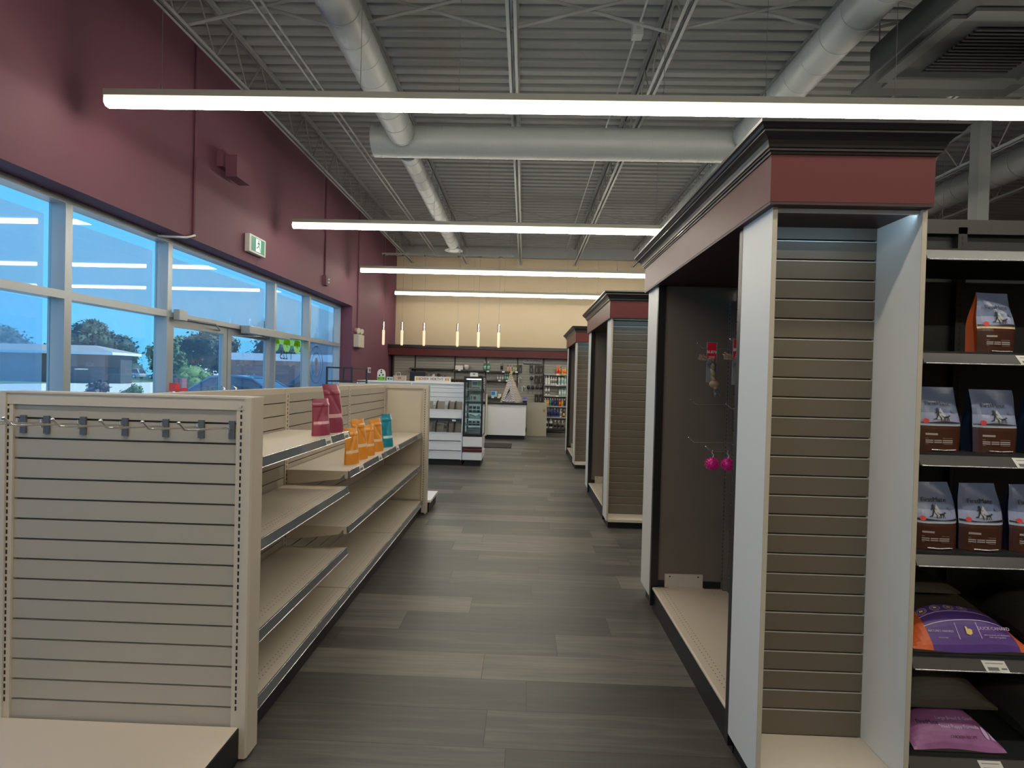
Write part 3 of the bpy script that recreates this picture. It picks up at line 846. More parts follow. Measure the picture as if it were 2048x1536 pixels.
t = lp('p', -1.14, 3.76, 0.863, 0.115, 0.225, ORG, ORGB, 'orange pouch, third in the row, partly hidden', 5, bz=0.34)
t = lp('p', -1.14, 3.98, 0.863, 0.130, 0.250, ORG, ORGB, 'orange pouch beside the teal one', 6, bz=0.34)
t = lp('p', -1.13, 4.24, 0.863, 0.125, 0.270, TEA, TEAB, 'teal pouch at the far end of the pouch row', 7, bz=0.32)

# wire frame rack behind the gondola
t = thing('rack_frame', (-2.7, 7.8, 0), 'thin dark metal rack frame standing by the last storefront pane', 'rack')
DM = mat('rack_metal', (0.05, 0.06, 0.07), 0.4, 0.5)
for (x, y) in ((-2.90, 7.45), (-2.53, 7.45), (-2.90, 8.15), (-2.53, 8.15)):
    MB().box(x - 0.012, x + 0.012, y - 0.012, y + 0.012, 0, 1.56).build('upright', DM, t)
for z in (1.35, 1.55, 0.3):
    m = MB()
    for x in (-2.90, -2.53): m.box(x - 0.01, x + 0.01, 7.45, 8.15, z - 0.01, z + 0.01)
    for y in (7.45, 8.15): m.box(-2.90, -2.53, y - 0.01, y + 0.01, z - 0.01, z + 0.01)
    m.build('crossbar', DM, t)
# far wire rack arm
# ================================================================== TOWERS
def molding(mb, x0, x1, y0, y1, prof, m=0):
    loops = []
    for o, z in prof: loops.append([(x0 - o, y0 - o, z), (x1 + o, y0 - o, z), (x1 + o, y1 + o, z), (x0 - o, y1 + o, z)])
    for a, b in zip(loops[:-1], loops[1:]):
        for k in range(4): mb.add([a[k], a[(k + 1) % 4], b[(k + 1) % 4], b[k]], [(0, 1, 2, 3)], m)
    mb.add(loops[-1], [(0, 1, 2, 3)], m)
    mb.add(loops[0], [(3, 2, 1, 0)], m)
TX0, TX1, TL = 0.84, 1.362, 1.76
def tower(y0, lab, near=False):
    y1 = y0 + TL
    t = thing('display_tower', (TX0, y0, 0), lab, 'display tower', 'tall display towers along the right of the aisle')
    W = 0.24
    # side panels of the two end wings
    for ya, yb in ((y0, y0 + W), (y1 - W, y1)):
        for xa, xb in ((TX0, TX0 + 0.016), (TX1 - 0.016, TX1)):
            m = MB(); m.box(xa, xb, ya + 0.001, yb - 0.001, 0.078, 2.08, 0)
            m.box(xa - 0.0003, xb + 0.0003, ya - 0.0003, ya + 0.0012, 0.078, 2.08, 1); m.box(xa - 0.0003, xb + 0.0003, yb - 0.0012, yb + 0.0003, 0.078, 2.08, 1)
            m.build('side_panel', [LAMI, EDGE], t)
    # slatted end walls
    m = MB(); slats(m, 'y', y0 + W - 0.015, TX0 + 0.017, TX1 - 0.017, 0.095, 2.075, first=0.195, gap=0.007, th=0.012)
    m.build('slat_panel', [TSLAT, GROOVE, SILV], t)
    m = MB(); slats(m, 'y+', y1 - W + 0.015, TX0 + 0.017, TX1 - 0.017, 0.095, 2.075, first=0.195, gap=0.007, th=0.012)
    m.build('slat_panel', [TSLAT, GROOVE, SILV], t)
    # wing ledges
    for ya, yb in ((y0 + 0.004, y0 + W - 0.016), (y1 - W + 0.016, y1 - 0.004)):
        m = MB(); m.box(TX0 + 0.017, TX1 - 0.017, ya, yb, 0.066, 0.095); m.build('wing_ledge', mat('ledge_cream', (0.66, 0.59, 0.49), 0.4), t, bevel=0.003)
    # open middle: partition walls, slat back, posts
    m = MB(); m.box(TX0 + 0.03, TX1 - 0.016, y0 + W + 0.001, y0 + W + 0.014, 0.05, 2.08); m.build('partition', TBACK, t)
    m = MB(); m.box(TX0 + 0.03, TX1 - 0.016, y1 - W - 0.014, y1 - W - 0.001, 0.05, 2.08); m.build('partition', TBACK, t)
    m = MB(); slats(m, 'x-', TX1 - 0.045, y0 + W + 0.06, y1 - W - 0.06, 0.16, 2.05, first=0.246, gap=0.009, th=0.014)
    m.build('back_panel', [TSLAT, DARK, SILV], t)
    for yy in (y0 + W + 0.016, y1 - W - 0.056):
        post('slotted_post', TX1 - 0.075, TX1 - 0.03, yy, yy + 0.04, 0.12, 1.98, 'x-', t, m0=mat('tower_upright', (0.17, 0.15, 0.125), 0.4))
    for ya, yb in ((y0 + W, y0 + W + 0.03), (y1 - W - 0.03, y1 - W)):
        m = MB().box(TX0 - 0.001, TX0 + 0.045, ya, yb, 0.03, 2.08); m.build('corner_post', BLACKP, t)
    # base
    m = MB(); m.box(TX0 + 0.024, TX1 - 0.02, y0 + 0.05, y1 - 0.05, 0, 0.064); m.box(TX0 + 0.02, TX1 - 0.02, y0 + W, y1 - W, 0, 0.125); m.build('kick_plate', KICK, t)
    m = MB(); m.box(TX0 + 0.018, TX1 - 0.05, y0 + W + 0.035, y1 - W - 0.035, 0.128, 0.15, 0)
    m.cyl((TX0 + 0.018, y0 + W + 0.035, 0.141), (TX0 + 0.018, y1 - W - 0.035, 0.141), 0.009, n=10, m=0)
    pts = []
    yy = y0 + W + 0.06
    while yy < y1 - W - 0.05:
        pts += [(TX0 + 0.055, yy, 0.1504), (TX0 + 0.08, yy + 0.0127, 0.1504)]; yy += 0.0254
    xx = TX0 + 0.1
    while xx < TX1 - 0.08:
        if xx > TX1 - 0.16: pts += [(xx, y1 - W - 0.06, 0.1504)]
        xx += 0.0254
    disc_row(m, pts, 0.003, 'z', 1)
    m.build('base_shelf', [mat('deck_sand', (0.66, 0.56, 0.45), 0.4), DARK], t)
    m = MB(); m.box(TX0 + 0.09, TX0 + 0.33, y1 - W - 0.028, y1 - W - 0.016, 0.15, 0.235); m.box(TX0 + 0.11, TX0 + 0.33, y1 - W - 0.05, y1 - W - 0.02, 0.15, 0.156)
    m.box(TX0 + 0.02, TX1 - 0.05, y1 - W - 0.018, y1 - W - 0.0145, 0.15, 0.19, 1)
    m.cyl((TX0 + 0.12, y1 - W - 0.030, 0.22), (TX0 + 0.12, y1 - W - 0.027, 0.22), 0.005, n=8, m=1); m.cyl((TX0 + 0.30, y1 - W - 0.030, 0.22), (TX0 + 0.30, y1 - W - 0.027, 0.22), 0.005, n=8, m=1)
    m.build('bracket', [BEIGE, BLACKP], t)
    # cool light strips under the header, shining on the slats
    COOL = mat('cool_led', (0.50, 0.78, 1.0), 0.5, emit=13.0)
    for ya, sg in ((y0 + 0.010, 1), (y1 - 0.010, -1)):
        m = MB(); m.box(TX0 + 0.02, TX1 - 0.02, min(ya, ya + sg * 0.012), max(ya, ya + sg * 0.012), 2.060, 2.0715, 0)
        q = ya + sg * 0.0125
        m.add([(TX0 + 0.022, q, 2.061), (TX1 - 0.022, q, 2.061), (TX1 - 0.022, q, 2.070), (TX0 + 0.022, q, 2.070)], [(0, 1, 2, 3)], 1)
        m.build('light_strip', [WHITEP, COOL], t)
    # header
    hx0, hx1, hy0, hy1 = TX0 - 0.024, TX1 + 0.0, y0 - 0.028, y1 + 0.028
    m = MB(); m.box(hx0, hx1, hy0, hy1, 2.082, 2.245); m.build('fascia', FASCIA, t)
    m = MB(); m.box(hx0 + 0.001, hx1 - 0.001, hy0 + 0.001, hy1 - 0.001, 2.072, 2.082); m.build('fascia_edge', mat('fascia_edge', (0.035, 0.010, 0.012), 0.5), t)
    m = MB()
    molding(m, hx0, hx1, hy0, hy1, [(0.004, 2.240), (0.006, 2.247), (0.012, 2.249), (0.012, 2.256), (0.017, 2.258), (0.019, 2.266), (0.024, 2.279), (0.034, 2.290), (0.046, 2.297), (0.046, 2.303), (0.051, 2.305), (0.056, 2.314), (0.063, 2.320), (0.063, 2.331), (0.05, 2.333)])
    m.build('crown_moulding', CROWN, t)
    return t
tower(1.79, 'nearest of three tall red topped display towers right of the aisle, holding dog toys')
tower(5.05, 'middle of the three tall red topped display towers, empty')
tower(8.38, 'farthest of the three tall red topped display towers, by the back shelves')
m = MB().box(1.05, 1.11, 8.75, 8.80, 2.331, 2.345); m.cyl((1.08, 8.775, 2.345), (1.08, 8.775, 2.37), 0.012, n=8)
tag(m.build('screw_cap', BLACKP, origin=(1.08, 8.775, 2.331)), 'tiny dark fitting on top of the farthest tower', 'fitting')

# ---- hooks and toys in the nearest tower (hung on its back slats, arms toward the aisle)
XB = TX1 - 0.046
def tower_hook(y, z, lab, L=0.26):
    t = thing('display_hook', (XB, y, z), lab, 'hook', 'wire hooks inside the nearest tower')
    MB().box(XB - 0.004, XB, y - 0.014, y + 0.014, z - 0.03, z + 0.012).build('back_plate', SILV, t)
    m = MB(); m.tube([(XB - 0.003, y, z), (XB - L + 0.03, y, z), (XB - L, y, z + 0.026)], 0.0026); m.ball((XB - L, y, z + 0.026), 0.0045)
    m.build('wire_arm', CHROME, t)
    return t
tower_hook(3.02, 1.665, 'wire hook carrying the rope toy with the red card', 0.31)
tower_hook(2.62, 1.660, 'wire hook carrying the rope toy half hidden by the post', 0.28)
tower_hook(3.08, 1.335, 'empty wire hook at mid height in the nearest tower', 0.32)
tower_hook(2.80, 1.325, 'shorter empty wire hook at mid height, nearer the viewer', 0.22)
tower_hook(3.10, 1.105, 'empty wire hook above the pink balls', 0.32)
tower_hook(2.92, 1.075, 'wire hook carrying the two pink balls', 0.28)
tower_hook(2.55, 1.06, 'wire hook with the green tagged item', 0.2)
ROPE1 = mat('rope_tan', (0.42, 0.28, 0.20), 0.9, bump=0.4, bscale=300)
ROPE2 = mat('rope_grey', (0.16, 0.16, 0.18), 0.9, bump=0.4, bscale=300)
ROPE3 = mat('rope_olive', (0.28, 0.25, 0.06), 0.9)
REDC = mat('card_red', srgb(215, 30, 50), 0.4)
CLEARC = mat('card_grey', (0.25, 0.25, 0.27), 0.3)
def rope_toy(x, y, ztop, lab, seed):
    rnd = random.Random(seed)
    t = thing('rope_toy', (x, y, ztop - 0.32), lab, 'dog toy', 'rope toys in the nearest tower')
    a = 0.0
    m = MB(); m.box(x - 0.025, x + 0.035, y - 0.002, y + 0.002, ztop - 0.235, ztop, 1); m.box(x - 0.022, x + 0.028, y - 0.0042, y - 0.002, ztop - 0.11, ztop - 0.004, 0)
    m.box(x + 0.012, x + 0.030, y - 0.003, y - 0.0022, ztop - 0.18, ztop - 0.125, 2)
    for k in range(3): m.box(x - 0.014, x + 0.020, y - 0.0050, y - 0.0043, ztop - 0.085 - k * 0.008, ztop - 0.082 - k * 0.008, 3)
    m.build('header_card', [REDC, CLEARC, GREYINK, WHITEP], t)
    text('lettering', "BUD'z", 0.021, (x + 0.003, y - 0.0052, ztop - 0.058), FRONT, WHITEP, t, bold=0.0006)
    # twisted rope made from three strands
    for s, mm in enumerate((ROPE1, ROPE2, ROPE3)):
        pts = []
        for k in range(30):
            f = k / 29; ang = f * 5 * 2 * PI / 1.6 + s * 2 * PI / 3
            pts.append((x + 0.0 + 0.006 * math.cos(ang) + 0.012 * f, y - 0.022 + 0.006 * math.sin(ang), ztop - 0.10 - 0.13 * f))
        MB().tube(pts, 0.0075, n=6).build('rope_strand', mm, t)
    m = MB(); m.ball((x + 0.016, y - 0.022, ztop - 0.245), 0.028, 0, sc=(1.1, 0.8, 0.8)); m.ball((x + 0.022, y - 0.028, ztop - 0.262), 0.014, 0)
    m.build('knot', ROPE1, t)
    m = MB(); m.ball((x - 0.014, y - 0.022, ztop - 0.115), 0.02, 0, sc=(1.0, 0.8, 1.0)); m.build('knot', ROPE2, t)
    for (cx, cz, sx_, sz_, mm) in ((x + 0.018, ztop - 0.262, 1, -1, ROPE2), (x - 0.02, ztop - 0.11, -1, 0.7, ROPE1)):
        m = MB()
        for k in range(30):
            dx = rnd.uniform(-1.0, 1.4); q = rnd.uniform(0.035, 0.06)
            m.tube([(cx, y - 0.022, cz), (cx + sx_ * q * (0.3 if sz_ < 0 else 0.9) + dx * 0.014, y - 0.022 + rnd.uniform(-0.014, 0.014), cz + sz_ * q * (0.75 if sz_ < 0 else 0.55) + rnd.uniform(-0.016, 0.016))], 0.0034, n=5)
        m.build('frayed_end', mm, t)
    return t
rope_toy(1.085, 3.02, 1.70, 'tan and grey rope toy on a red header card, nearer the aisle', 1)
rope_toy(1.075, 2.62, 1.69, 'rope toy on a red card half hidden behind the black post', 2)
PKB = mat('pink_rubber', srgb(225, 25, 140), 0.3, coat=0.3)
def spiky(x, y, z, lab):
    t = thing('spiky_ball', (x, y, z), lab, 'dog toy', 'pink spiky balls in the nearest tower')
    m = MB(); m.ball((x, y, z), 0.035, n=18)
    g = (1 + 5 ** 0.5) / 2
    for k in range(70):
        th = math.acos(1 - 2 * (k + 0.5) / 70); ph = 2 * PI * k / g
        d = Vector((math.sin(th) * math.cos(ph), math.sin(th) * math.sin(ph), math.cos(th)))
        c = Vector((x, y, z)); m.cyl(c + d * 0.033, c + d * 0.0425, 0.0035, 0.001, n=5)
    m.build('rubber_ball', PKB, t)
    MB().tube([(x, y, z + 0.034), (x + 0.006, y, z + 0.05), (x - 0.004, y, z + 0.062), (x, y, z + 0.078)], 0.0022, n=6).build('hang_tag', WHITEP, t)
spiky(1.075, 2.92, 1.005, 'pink spiky rubber ball, left of the pair')
spiky(1.161, 2.92, 1.003, 'pink spiky rubber ball, right of the pair')
m = MB().box(1.150, 1.156, 2.545, 2.575, 0.93, 1.03)
m.tube([(1.153, 2.55, 1.03), (1.153, 2.55, 1.062)], 0.002)
tag(m.build('hang_card', mat('green_card', srgb(90, 200, 120), 0.5), origin=(1.153, 2.55, 0.93)), 'green card mostly hidden behind the black post below the pink balls', 'card')

# ================================================================== RIGHT BLACK SHELVING
unit = thing('black_shelving', (2.6, 2.2, 0), 'black metal shelving at the right edge, stocked with pet food bags', 'display shelving')
LY, BY = 1.95, 2.42
UX0, UX1 = 1.44, 4.1
m = MB().box(UX0, UX1, BY, BY + 0.02, 0.05, 2.17); m.build('back_panel', BSHELF, unit)
m = MB().box(UX0, UX1, BY - 0.03, BY + 0.03, 2.17, 2.235); m.build('top_rail', mat('dark_grey_metal', (0.035, 0.035, 0.035), 0.4), unit)
for x in (UX0 + 0.02, 1.98, 3.2): post('slotted_post', x - 0.02, x + 0.02, BY - 0.03, BY, 0.02, 2.2, 'y', unit, m0=BSHELF)
m = MB().box(UX0, UX1, LY + 0.02, BY, 0, 0.03); m.build('kick_plate', KICK, unit)
BR = mat('black_rail', (0.10, 0.10, 0.10), 0.25, 0.3, coat=0.5)
SHZ = [1.985, 1.602, 1.222, 0.848, 0.462, 0.085]
LBX = {1: [1.815], 2: [1.815], 3: [2.0], 4: [1.73], 5: [1.73], 0: []}
for k, z in enumerate(SHZ):
    m = MB().box(UX0 + 0.005, UX1, LY, BY - 0.03, z - 0.022, z); s = m.build('shelf', BSHELF, unit)
    zz = z - 0.008
    x0 = 1.475
    m = MB(); m.add([], [])
    prof = [(LY, zz), (LY - 0.005, zz), (LY - 0.020, zz - 0.036), (LY - 0.013, zz - 0.040), (LY, zz - 0.03)]
    m.prism(prof, 'x', x0, UX1)
    m.build('price_rail', BR, s)
    m = MB(); m.cyl((x0 + 0.005, LY - 0.021, zz - 0.038), (UX1, LY - 0.021, zz - 0.038), 0.003, n=6)
    m.build('rail_trim', CHROME, s)
    for xx in LBX[k] + [LBX[k][0] + 0.6] if LBX[k] else []:
        m = MB(); f = lambda a, d: (xx + a + d * 0.012, LY - 0.0065 - 0.0155 * d, zz - 0.002 - 0.036 * d)
        m.add([f(0, 0), f(0.085, 0), f(0.085, 1), f(0, 1)], [(3, 2, 1, 0)], 0)
        g = lambda a, d: tuple(Vector(f(a, d)) + Vector((0, -0.0006, 0)))
        m.add([g(0.01, 0.55), g(0.05, 0.55), g(0.05, 0.85), g(0.01, 0.85)], [(3, 2, 1, 0)], 1); m.add([g(0.06, 0.6), g(0.08, 0.6), g(0.08, 0.75), g(0.06, 0.75)], [(3, 2, 1, 0)], 1); m.add([g(0.01, 0.2), g(0.075, 0.2), g(0.075, 0.26), g(0.01, 0.26)], [(3, 2, 1, 0)], 1)
        m.build('price_tag', [TAG, GREYINK], s)

# ---- pet food bags
NAVY = mat('bag_slate', srgb(105, 118, 150), 0.26, bump=0.35, bscale=14)
NAVY2 = mat('bag_slate_light', srgb(150, 158, 190), 0.26, bump=0.3, bscale=14)
BROWN = mat('bag_brown', srgb(72, 42, 30), 0.26, bump=0.3, bscale=14)
DNAVY = mat('bag_side', srgb(30, 42, 62), 0.2, bump=0.5, bscale=20)
SNOW = mat('bag_snow', srgb(175, 185, 205), 0.35)
ORB = mat('bag_orange', srgb(190, 85, 40), 0.25, bump=0.3, bscale=14)
FIGM = mat('print_black', (0.008, 0.008, 0.012), 0.5)
REDP = mat('print_red', srgb(215, 60, 60), 0.5)
def food_bag(x, y, z, w, h, d, lab, orange=False, rot=0.0, seed=1, seal=0.72, tilt=0.0):
    t = thing('pet_food_bag', (x, y, z), lab, 'bag', 'pet food bags on the black shelving')
    rnd = random.Random(seed)
    nu, nv = 14, 20
    side = ORB if orange else DNAVY
    def P(u, v, s):
        taper = 1.0 if v < 0.45 else 1.0 - (v - 0.45) / 0.55 * (1 - seal)
        th = d * 0.5 * (1 - max(0, (v - 0.35) / 0.65) ** 1.3) + 0.002
        bul = 0.5 + 0.5 * (1 - abs(2 * u - 1) ** 4)
        xx = (u - 0.5) * w * taper * (1 + 0.03 * math.sin(PI * v))
        yy = -s * th * bul + tilt * v + 0.004 * math.sin(9 * v + 4 * u + seed) * v
        return Vector((x + xx, y + yy, z + v * h))
    m = MB()
    wave = [0.012 * math.sin(i * 1.9 + seed) for i in range(nu + 1)]
    for s in (1, -1):
        for j in range(nv):
            for i in range(nu):
                v = (j + 0.5) / nv
                k = 1 if v < 0.40 else (2 if v < 0.45 else (3 if v < 0.62 else 0))
                m.add([P(i / nu, j / nv, s), P((i + 1) / nu, j / nv, s), P((i + 1) / nu, (j + 1) / nv, s), P(i / nu, (j + 1) / nv, s)], [(0, 1, 2, 3) if s > 0 else (3, 2, 1, 0)], k, True)
    for u in (0, 1):
        for j in range(nv):
            a, b, c, dd = P(u, j / nv, 1), P(u, (j + 1) / nv, 1), P(u, (j + 1) / nv, -1), P(u, j / nv, -1)
            inn = Vector(((1 if u == 0 else -1) * w * 0.10, 0, 0))
            mb_, mt = (a + dd) / 2 + inn * (1 - j / nv), (b + c) / 2 + inn * (1 - (j + 1) / nv)
            m.add([a, b, mt, mb_], [(0, 1, 2, 3)], 4, True); m.add([mb_, mt, c, dd], [(0, 1, 2, 3)], 4, True)
    m.add([P(i / nu, 0, 1) for i in range(nu + 1)] + [P(i / nu, 0, -1) for i in range(nu, -1, -1)], [tuple(range(2 * nu + 2))], 1)
    m.build('bag_body', [NAVY, BROWN, ORGB if orange else SNOW, NAVY2, side], t)
    def F(u, v, e=0.002): return P(u, v, 1) + Vector((0, -e, 0))
    # printed strips follow the front
    def strip(u0, u1, v0, v1, mm, nme='print'):
        q = MB(); n_ = 6
        for i in range(n_):
            ua, ub = u0 + (u1 - u0) * i / n_, u0 + (u1 - u0) * (i + 1) / n_
            q.add([F(ua, v0), F(ub, v0), F(ub, v1), F(ua, v1)], [(0, 1, 2, 3)])
        return q.build(nme, mm, t)
    q = MB()
    def quad(pts, mi=0): q.add([F(a, b, 0.0022 if mi == 1 else 0.0032) for a, b in pts], [tuple(range(len(pts)))], mi)
    def blob(cu, cv, ru, rv, mi): q.add([F(cu + ru * math.cos(k * PI / 6), cv + rv * math.sin(k * PI / 6), 0.003 + 0.0005 * mi) for k in range(12)], [tuple(range(12))], mi)
    asp = w / h
    quad([(0.36, 0.50), (0.48, 0.68), (0.62, 0.50)], 1)                # pale mountain
    for i in range(10):                                               # dark hillside
        u0 = i / 10; u1 = u0 + 0.1; f_ = lambda u: 0.462 + 0.012 * math.sin(u * 7 + seed)
        quad([(u0, 0.44), (u1, 0.44), (u1, f_(u1)), (u0, f_(u0))], 0)
    blob(0.14, 0.475, 0.055, 0.055 * asp, 2)
    # running child and dog in silhouette
    blob(0.395, 0.655, 0.028, 0.03 * asp * 1.1, 0)
    quad([(0.38, 0.565), (0.42, 0.565), (0.425, 0.64), (0.385, 0.64)], 0)
    quad([(0.39, 0.575), (0.415, 0.565), (0.47, 0.52), (0.465, 0.47), (0.45, 0.47), (0.445, 0.515)], 0)
    quad([(0.38, 0.575), (0.405, 0.565), (0.36, 0.505), (0.28, 0.495), (0.28, 0.505), (0.345, 0.52)], 0)
    quad([(0.385, 0.63), (0.395, 0.615), (0.33, 0.59), (0.325, 0.60)], 0); quad([(0.415, 0.63), (0.42, 0.615), (0.47, 0.595), (0.47, 0.603)], 0)
    quad([(0.52, 0.515), (0.62, 0.520), (0.64, 0.55), (0.60, 0.55), (0.52, 0.54)], 0); quad([(0.615, 0.54), (0.64, 0.57), (0.68, 0.555), (0.64, 0.54)], 0)
    for a, b in ((0.53, 0.51), (0.555, 0.535), (0.595, 0.585), (0.61, 0.635)): quad([(a, 0.53), (a + 0.018, 0.53), (b + 0.005, 0.475), (b - 0.008, 0.475)], 0)
    quad([(0.52, 0.53), (0.525, 0.54), (0.47, 0.565), (0.475, 0.555)], 0)
    q.build('printed_picture', [FIGM, mat('print_mountain', srgb(175, 180, 185), 0.45), REDP], t)
    q = MB()
    # text blocks on the brown base
    quad([(0.12, 0.255), (0.36, 0.255), (0.36, 0.285), (0.12, 0.285)], 3)
    for a, b in ((0.12, 0.26), (0.28, 0.45), (0.47, 0.70)):
        for v in (0.135, 0.165): quad([(a, v), (b, v), (b, v + 0.018), (a, v + 0.018)], 3)
    for v in (0.115, 0.205): quad([(0.12, v), (0.70, v), (0.70, v + 0.004), (0.12, v + 0.004)], 3)
    q.m = [0] * len(q.m)
    q.build('printed_text', mat('print_text', srgb(165, 155, 150), 0.5), t)
    q = MB(); blob(0.80, 0.63, 0.07, 0.03, 0); q.build('printed_stamp', mat('print_stamp', srgb(95, 105, 130), 0.5), t)
    c = F(0.42, 0.745, 0.004)
    nrm = (P(0.42, 0.80, 1) - P(0.42, 0.70, 1)); ang = math.atan2(nrm.z, nrm.y)
    text('brand_lettering', 'FirstMate', h * 0.098, c, (ang, 0, 0), FIGM, t, sx=1.05)
    if True:
        cc = F(0.3, 0.17, 0.005)
    # shiny foil fold at the foot
    MB().tube([F(0.22, 0.03, 0.003), F(0.5, 0.022, 0.004), F(0.78, 0.03, 0.003)], 0.003, n=5).build('foil_fold', CHROME, t)
    t.rotation_euler = (0, 0, rot)
    return t
food_bag(1.805, 2.04, 1.603, 0.155, 0.235, 0.09, 'grey and orange pet food bag standing alone on the second shelf down', True, 0.12, 3, seal=0.86)
food_bag(1.592, 2.03, 1.223, 0.165, 0.245, 0.10, 'slate and brown pet food bag, left one on the third shelf down', False, 0.03, 4, seal=0.84)
food_bag(1.805, 2.03, 1.223, 0.165, 0.240, 0.10, 'slate pet food bag, middle one of three on the third shelf down', False, 0.03, 5, seal=0.98)
food_bag(2.01, 2.03, 1.223, 0.165, 0.240, 0.10, 'slate pet food bag cut by the photo edge on the third shelf down', False, 0.03, 6, seal=0.9)
food_bag(1.592, 2.03, 0.849, 0.165, 0.250, 0.10, 'slate and brown pet food bag, left one on the fourth shelf down', False, 0.02, 7, seal=0.80)
food_bag(1.765, 2.03, 0.849, 0.165, 0.250, 0.10, 'slate and brown pet food bag, middle one on the fourth shelf down', False, 0.02, 8, seal=0.86)
food_bag(1.955, 2.03, 0.849, 0.165, 0.250, 0.10, 'slate pet food bag cut by the photo edge on the fourth shelf down', False, 0.02, 9, seal=0.86)
# lying bags
PUR = mat('bag_purple', srgb(88, 58, 135), 0.42, bump=0.2, bscale=18)
LIL = mat('bag_lilac', srgb(150, 95, 145), 0.42, bump=0.2, bscale=18, var=0.35, vscale=14)
DKB = mat('bag_dark_top', srgb(62, 58, 50), 0.55, bump=0.25, bscale=20)
ORE = mat('bag_orange_edge', srgb(205, 92, 40), 0.45)
PTX = mat('print_lavender', srgb(200, 180, 215), 0.5)
PYE = mat('print_yellow', srgb(235, 205, 120), 0.5)
def lying_bag(x0, x1, z, lab, front, edge, hgt, depth=0.42, seed=1, y0=1.965):
    t = thing('pet_food_bag', ((x0 + x1) / 2, y0, z), lab, 'bag', 'large pet food bags lying on the black shelving')
    nu, nv = 24, 22
    def P(u, v):
        # v 0..1 runs from front foot up over the top to the back
        if v < 0.45:
            f = v / 0.45; yy = 0.13 * f ** 1.2; zz = hgt * math.sin(f * PI / 2) ** 0.85
        else:
            f = (v - 0.45) / 0.55; yy = 0.13 + (depth - 0.13) * f; zz = hgt * (1 + 0.25 * math.sin(f * PI * 0.7)) * (1 - f ** 6 * 0.8)
        e = 1 - abs(2 * u - 1) ** 3.2
        xs = x0 + (x1 - x0) * u
        skew = -0.05 * (yy / depth) * (2 * u - 1)
        return Vector((xs + skew, y0 + yy, z + 0.008 + zz * (0.18 + 0.82 * e) + 0.005 * math.sin(7 * u + 9 * v + seed)))
    m = MB()
    for j in range(nv):
        for i in range(nu):
            u = (i + 0.5) / nu; v = (j + 0.5) / nv
            k = (0 if v < 0.40 else 2)
            if edge and v < 0.42 and (u < 0.15 or u > 0.88): k = 1
            m.add([P(i / nu, j / nv), P((i + 1) / nu, j / nv), P((i + 1) / nu, (j + 1) / nv), P(i / nu, (j + 1) / nv)], [(0, 1, 2, 3)], k, True)
    # underside and sides
    bot = [P(i / nu, 0) for i in range(nu + 1)] + [P(1, j / nv) for j in range(1, nv + 1)] + [P(i / nu, 1) for i in range(nu - 1, -1, -1)] + [P(0, j / nv) for j in range(nv - 1, 0, -1)]
    low = [Vector((p.x, p.y, z + 0.001)) for p in bot]
    n_ = len(bot)
    m.add(bot + low, [(i, n_ + i, n_ + (i + 1) % n_, (i + 1) % n_) for i in range(n_)], 2)
    m.add(low, [tuple(range(n_))[::-1]], 2)
    m.build('bag_body', [front, edge or front, DKB], t)
    def F(u, v, e=0.003):
        n1 = (P(u + 0.01, v) - P(u, v)).cross(P(u, v + 0.01) - P(u, v)).normalized()
        return P(u, v) + n1 * e
    return t, F, P
t, F, P = lying_bag(1.50, 1.955, 0.463, 'large purple bag with orange sides and a duck print, lying flat', PUR, ORE, 0.125, seed=2)
q = MB()
def qd(pts, mi): q.add([F(a, b) for a, b in pts], [tuple(range(len(pts)))], mi)
for v in (0.215, 0.305):
    for i in range(10): qd([(0.16 + 0.068 * i, v), (0.16 + 0.068 * (i + 1), v), (0.16 + 0.068 * (i + 1), v + 0.007), (0.16 + 0.068 * i, v + 0.007)], 0)
for u in (0.40, 0.58): qd([(u, 0.08), (u + 0.006, 0.08), (u + 0.006, 0.20), (u, 0.20)], 0)
q.build('printed_lines', PTX, t); q = MB()
for k in range(4):
    cu = 0.2 + 0.12 * k
    for r in (0.028, 0.04):
        for a in range(10):
            t0, t1 = a * PI / 5, (a + 1) * PI / 5
            qd([(cu + r * math.cos(t0), 0.355 + r * 0.8 * math.sin(t0)), (cu + r * 1.12 * math.cos(t0), 0.355 + r * 0.9 * math.sin(t0)), (cu + r * 1.12 * math.cos(t1), 0.355 + r * 0.9 * math.sin(t1)), (cu + r * math.cos(t1), 0.355 + r * 0.8 * math.sin(t1))], 0)
    qd([(cu - 0.014, 0.35), (cu + 0.012, 0.345), (cu + 0.016, 0.362), (cu - 0.012, 0.37)], 1)
q.build('printed_rings', [PTX, PYE], t); q = MB()
qd([(0.47, 0.115), (0.50, 0.105), (0.52, 0.115), (0.525, 0.14), (0.505, 0.15), (0.495, 0.145), (0.49, 0.165), (0.475, 0.165), (0.475, 0.145)], 1)
q.build('duck_print', [PTX, PYE], t)
def fronttext(body, u, v, size, m_, F=F, P=P, t=t, sx=1.0):
    n1 = (P(u, v + 0.03) - P(u, v - 0.03)); ang = math.atan2(n1.z, n1.y)
    text('lettering', body, size, F(u, v, 0.0035), (ang, 0, 0), m_, t, sx=sx)
fronttext('DUCK·CANARD', 0.715, 0.158, 0.0165, PTX)
fronttext("NATURE'S HARVEST", 0.27, 0.145, 0.011, PTX)
fronttext('GRAIN FREE', 0.27, 0.095, 0.007, PTX)
fronttext('with botanicals and wholesome\nfruits and vegetables', 0.715, 0.098, 0.0075, PTX)
t2, F2, P2 = lying_bag(1.515, 1.86, 0.087, 'large lilac marbled bag of puppy food lying on the lowest shelf', LIL, None, 0.095, seed=5)
fronttext('Large Breed & Giant', 0.58, 0.27, 0.017, PTX, F2, P2, t2)
fronttext('Breed Puppy Formula', 0.58, 0.19, 0.017, PTX, F2, P2, t2)
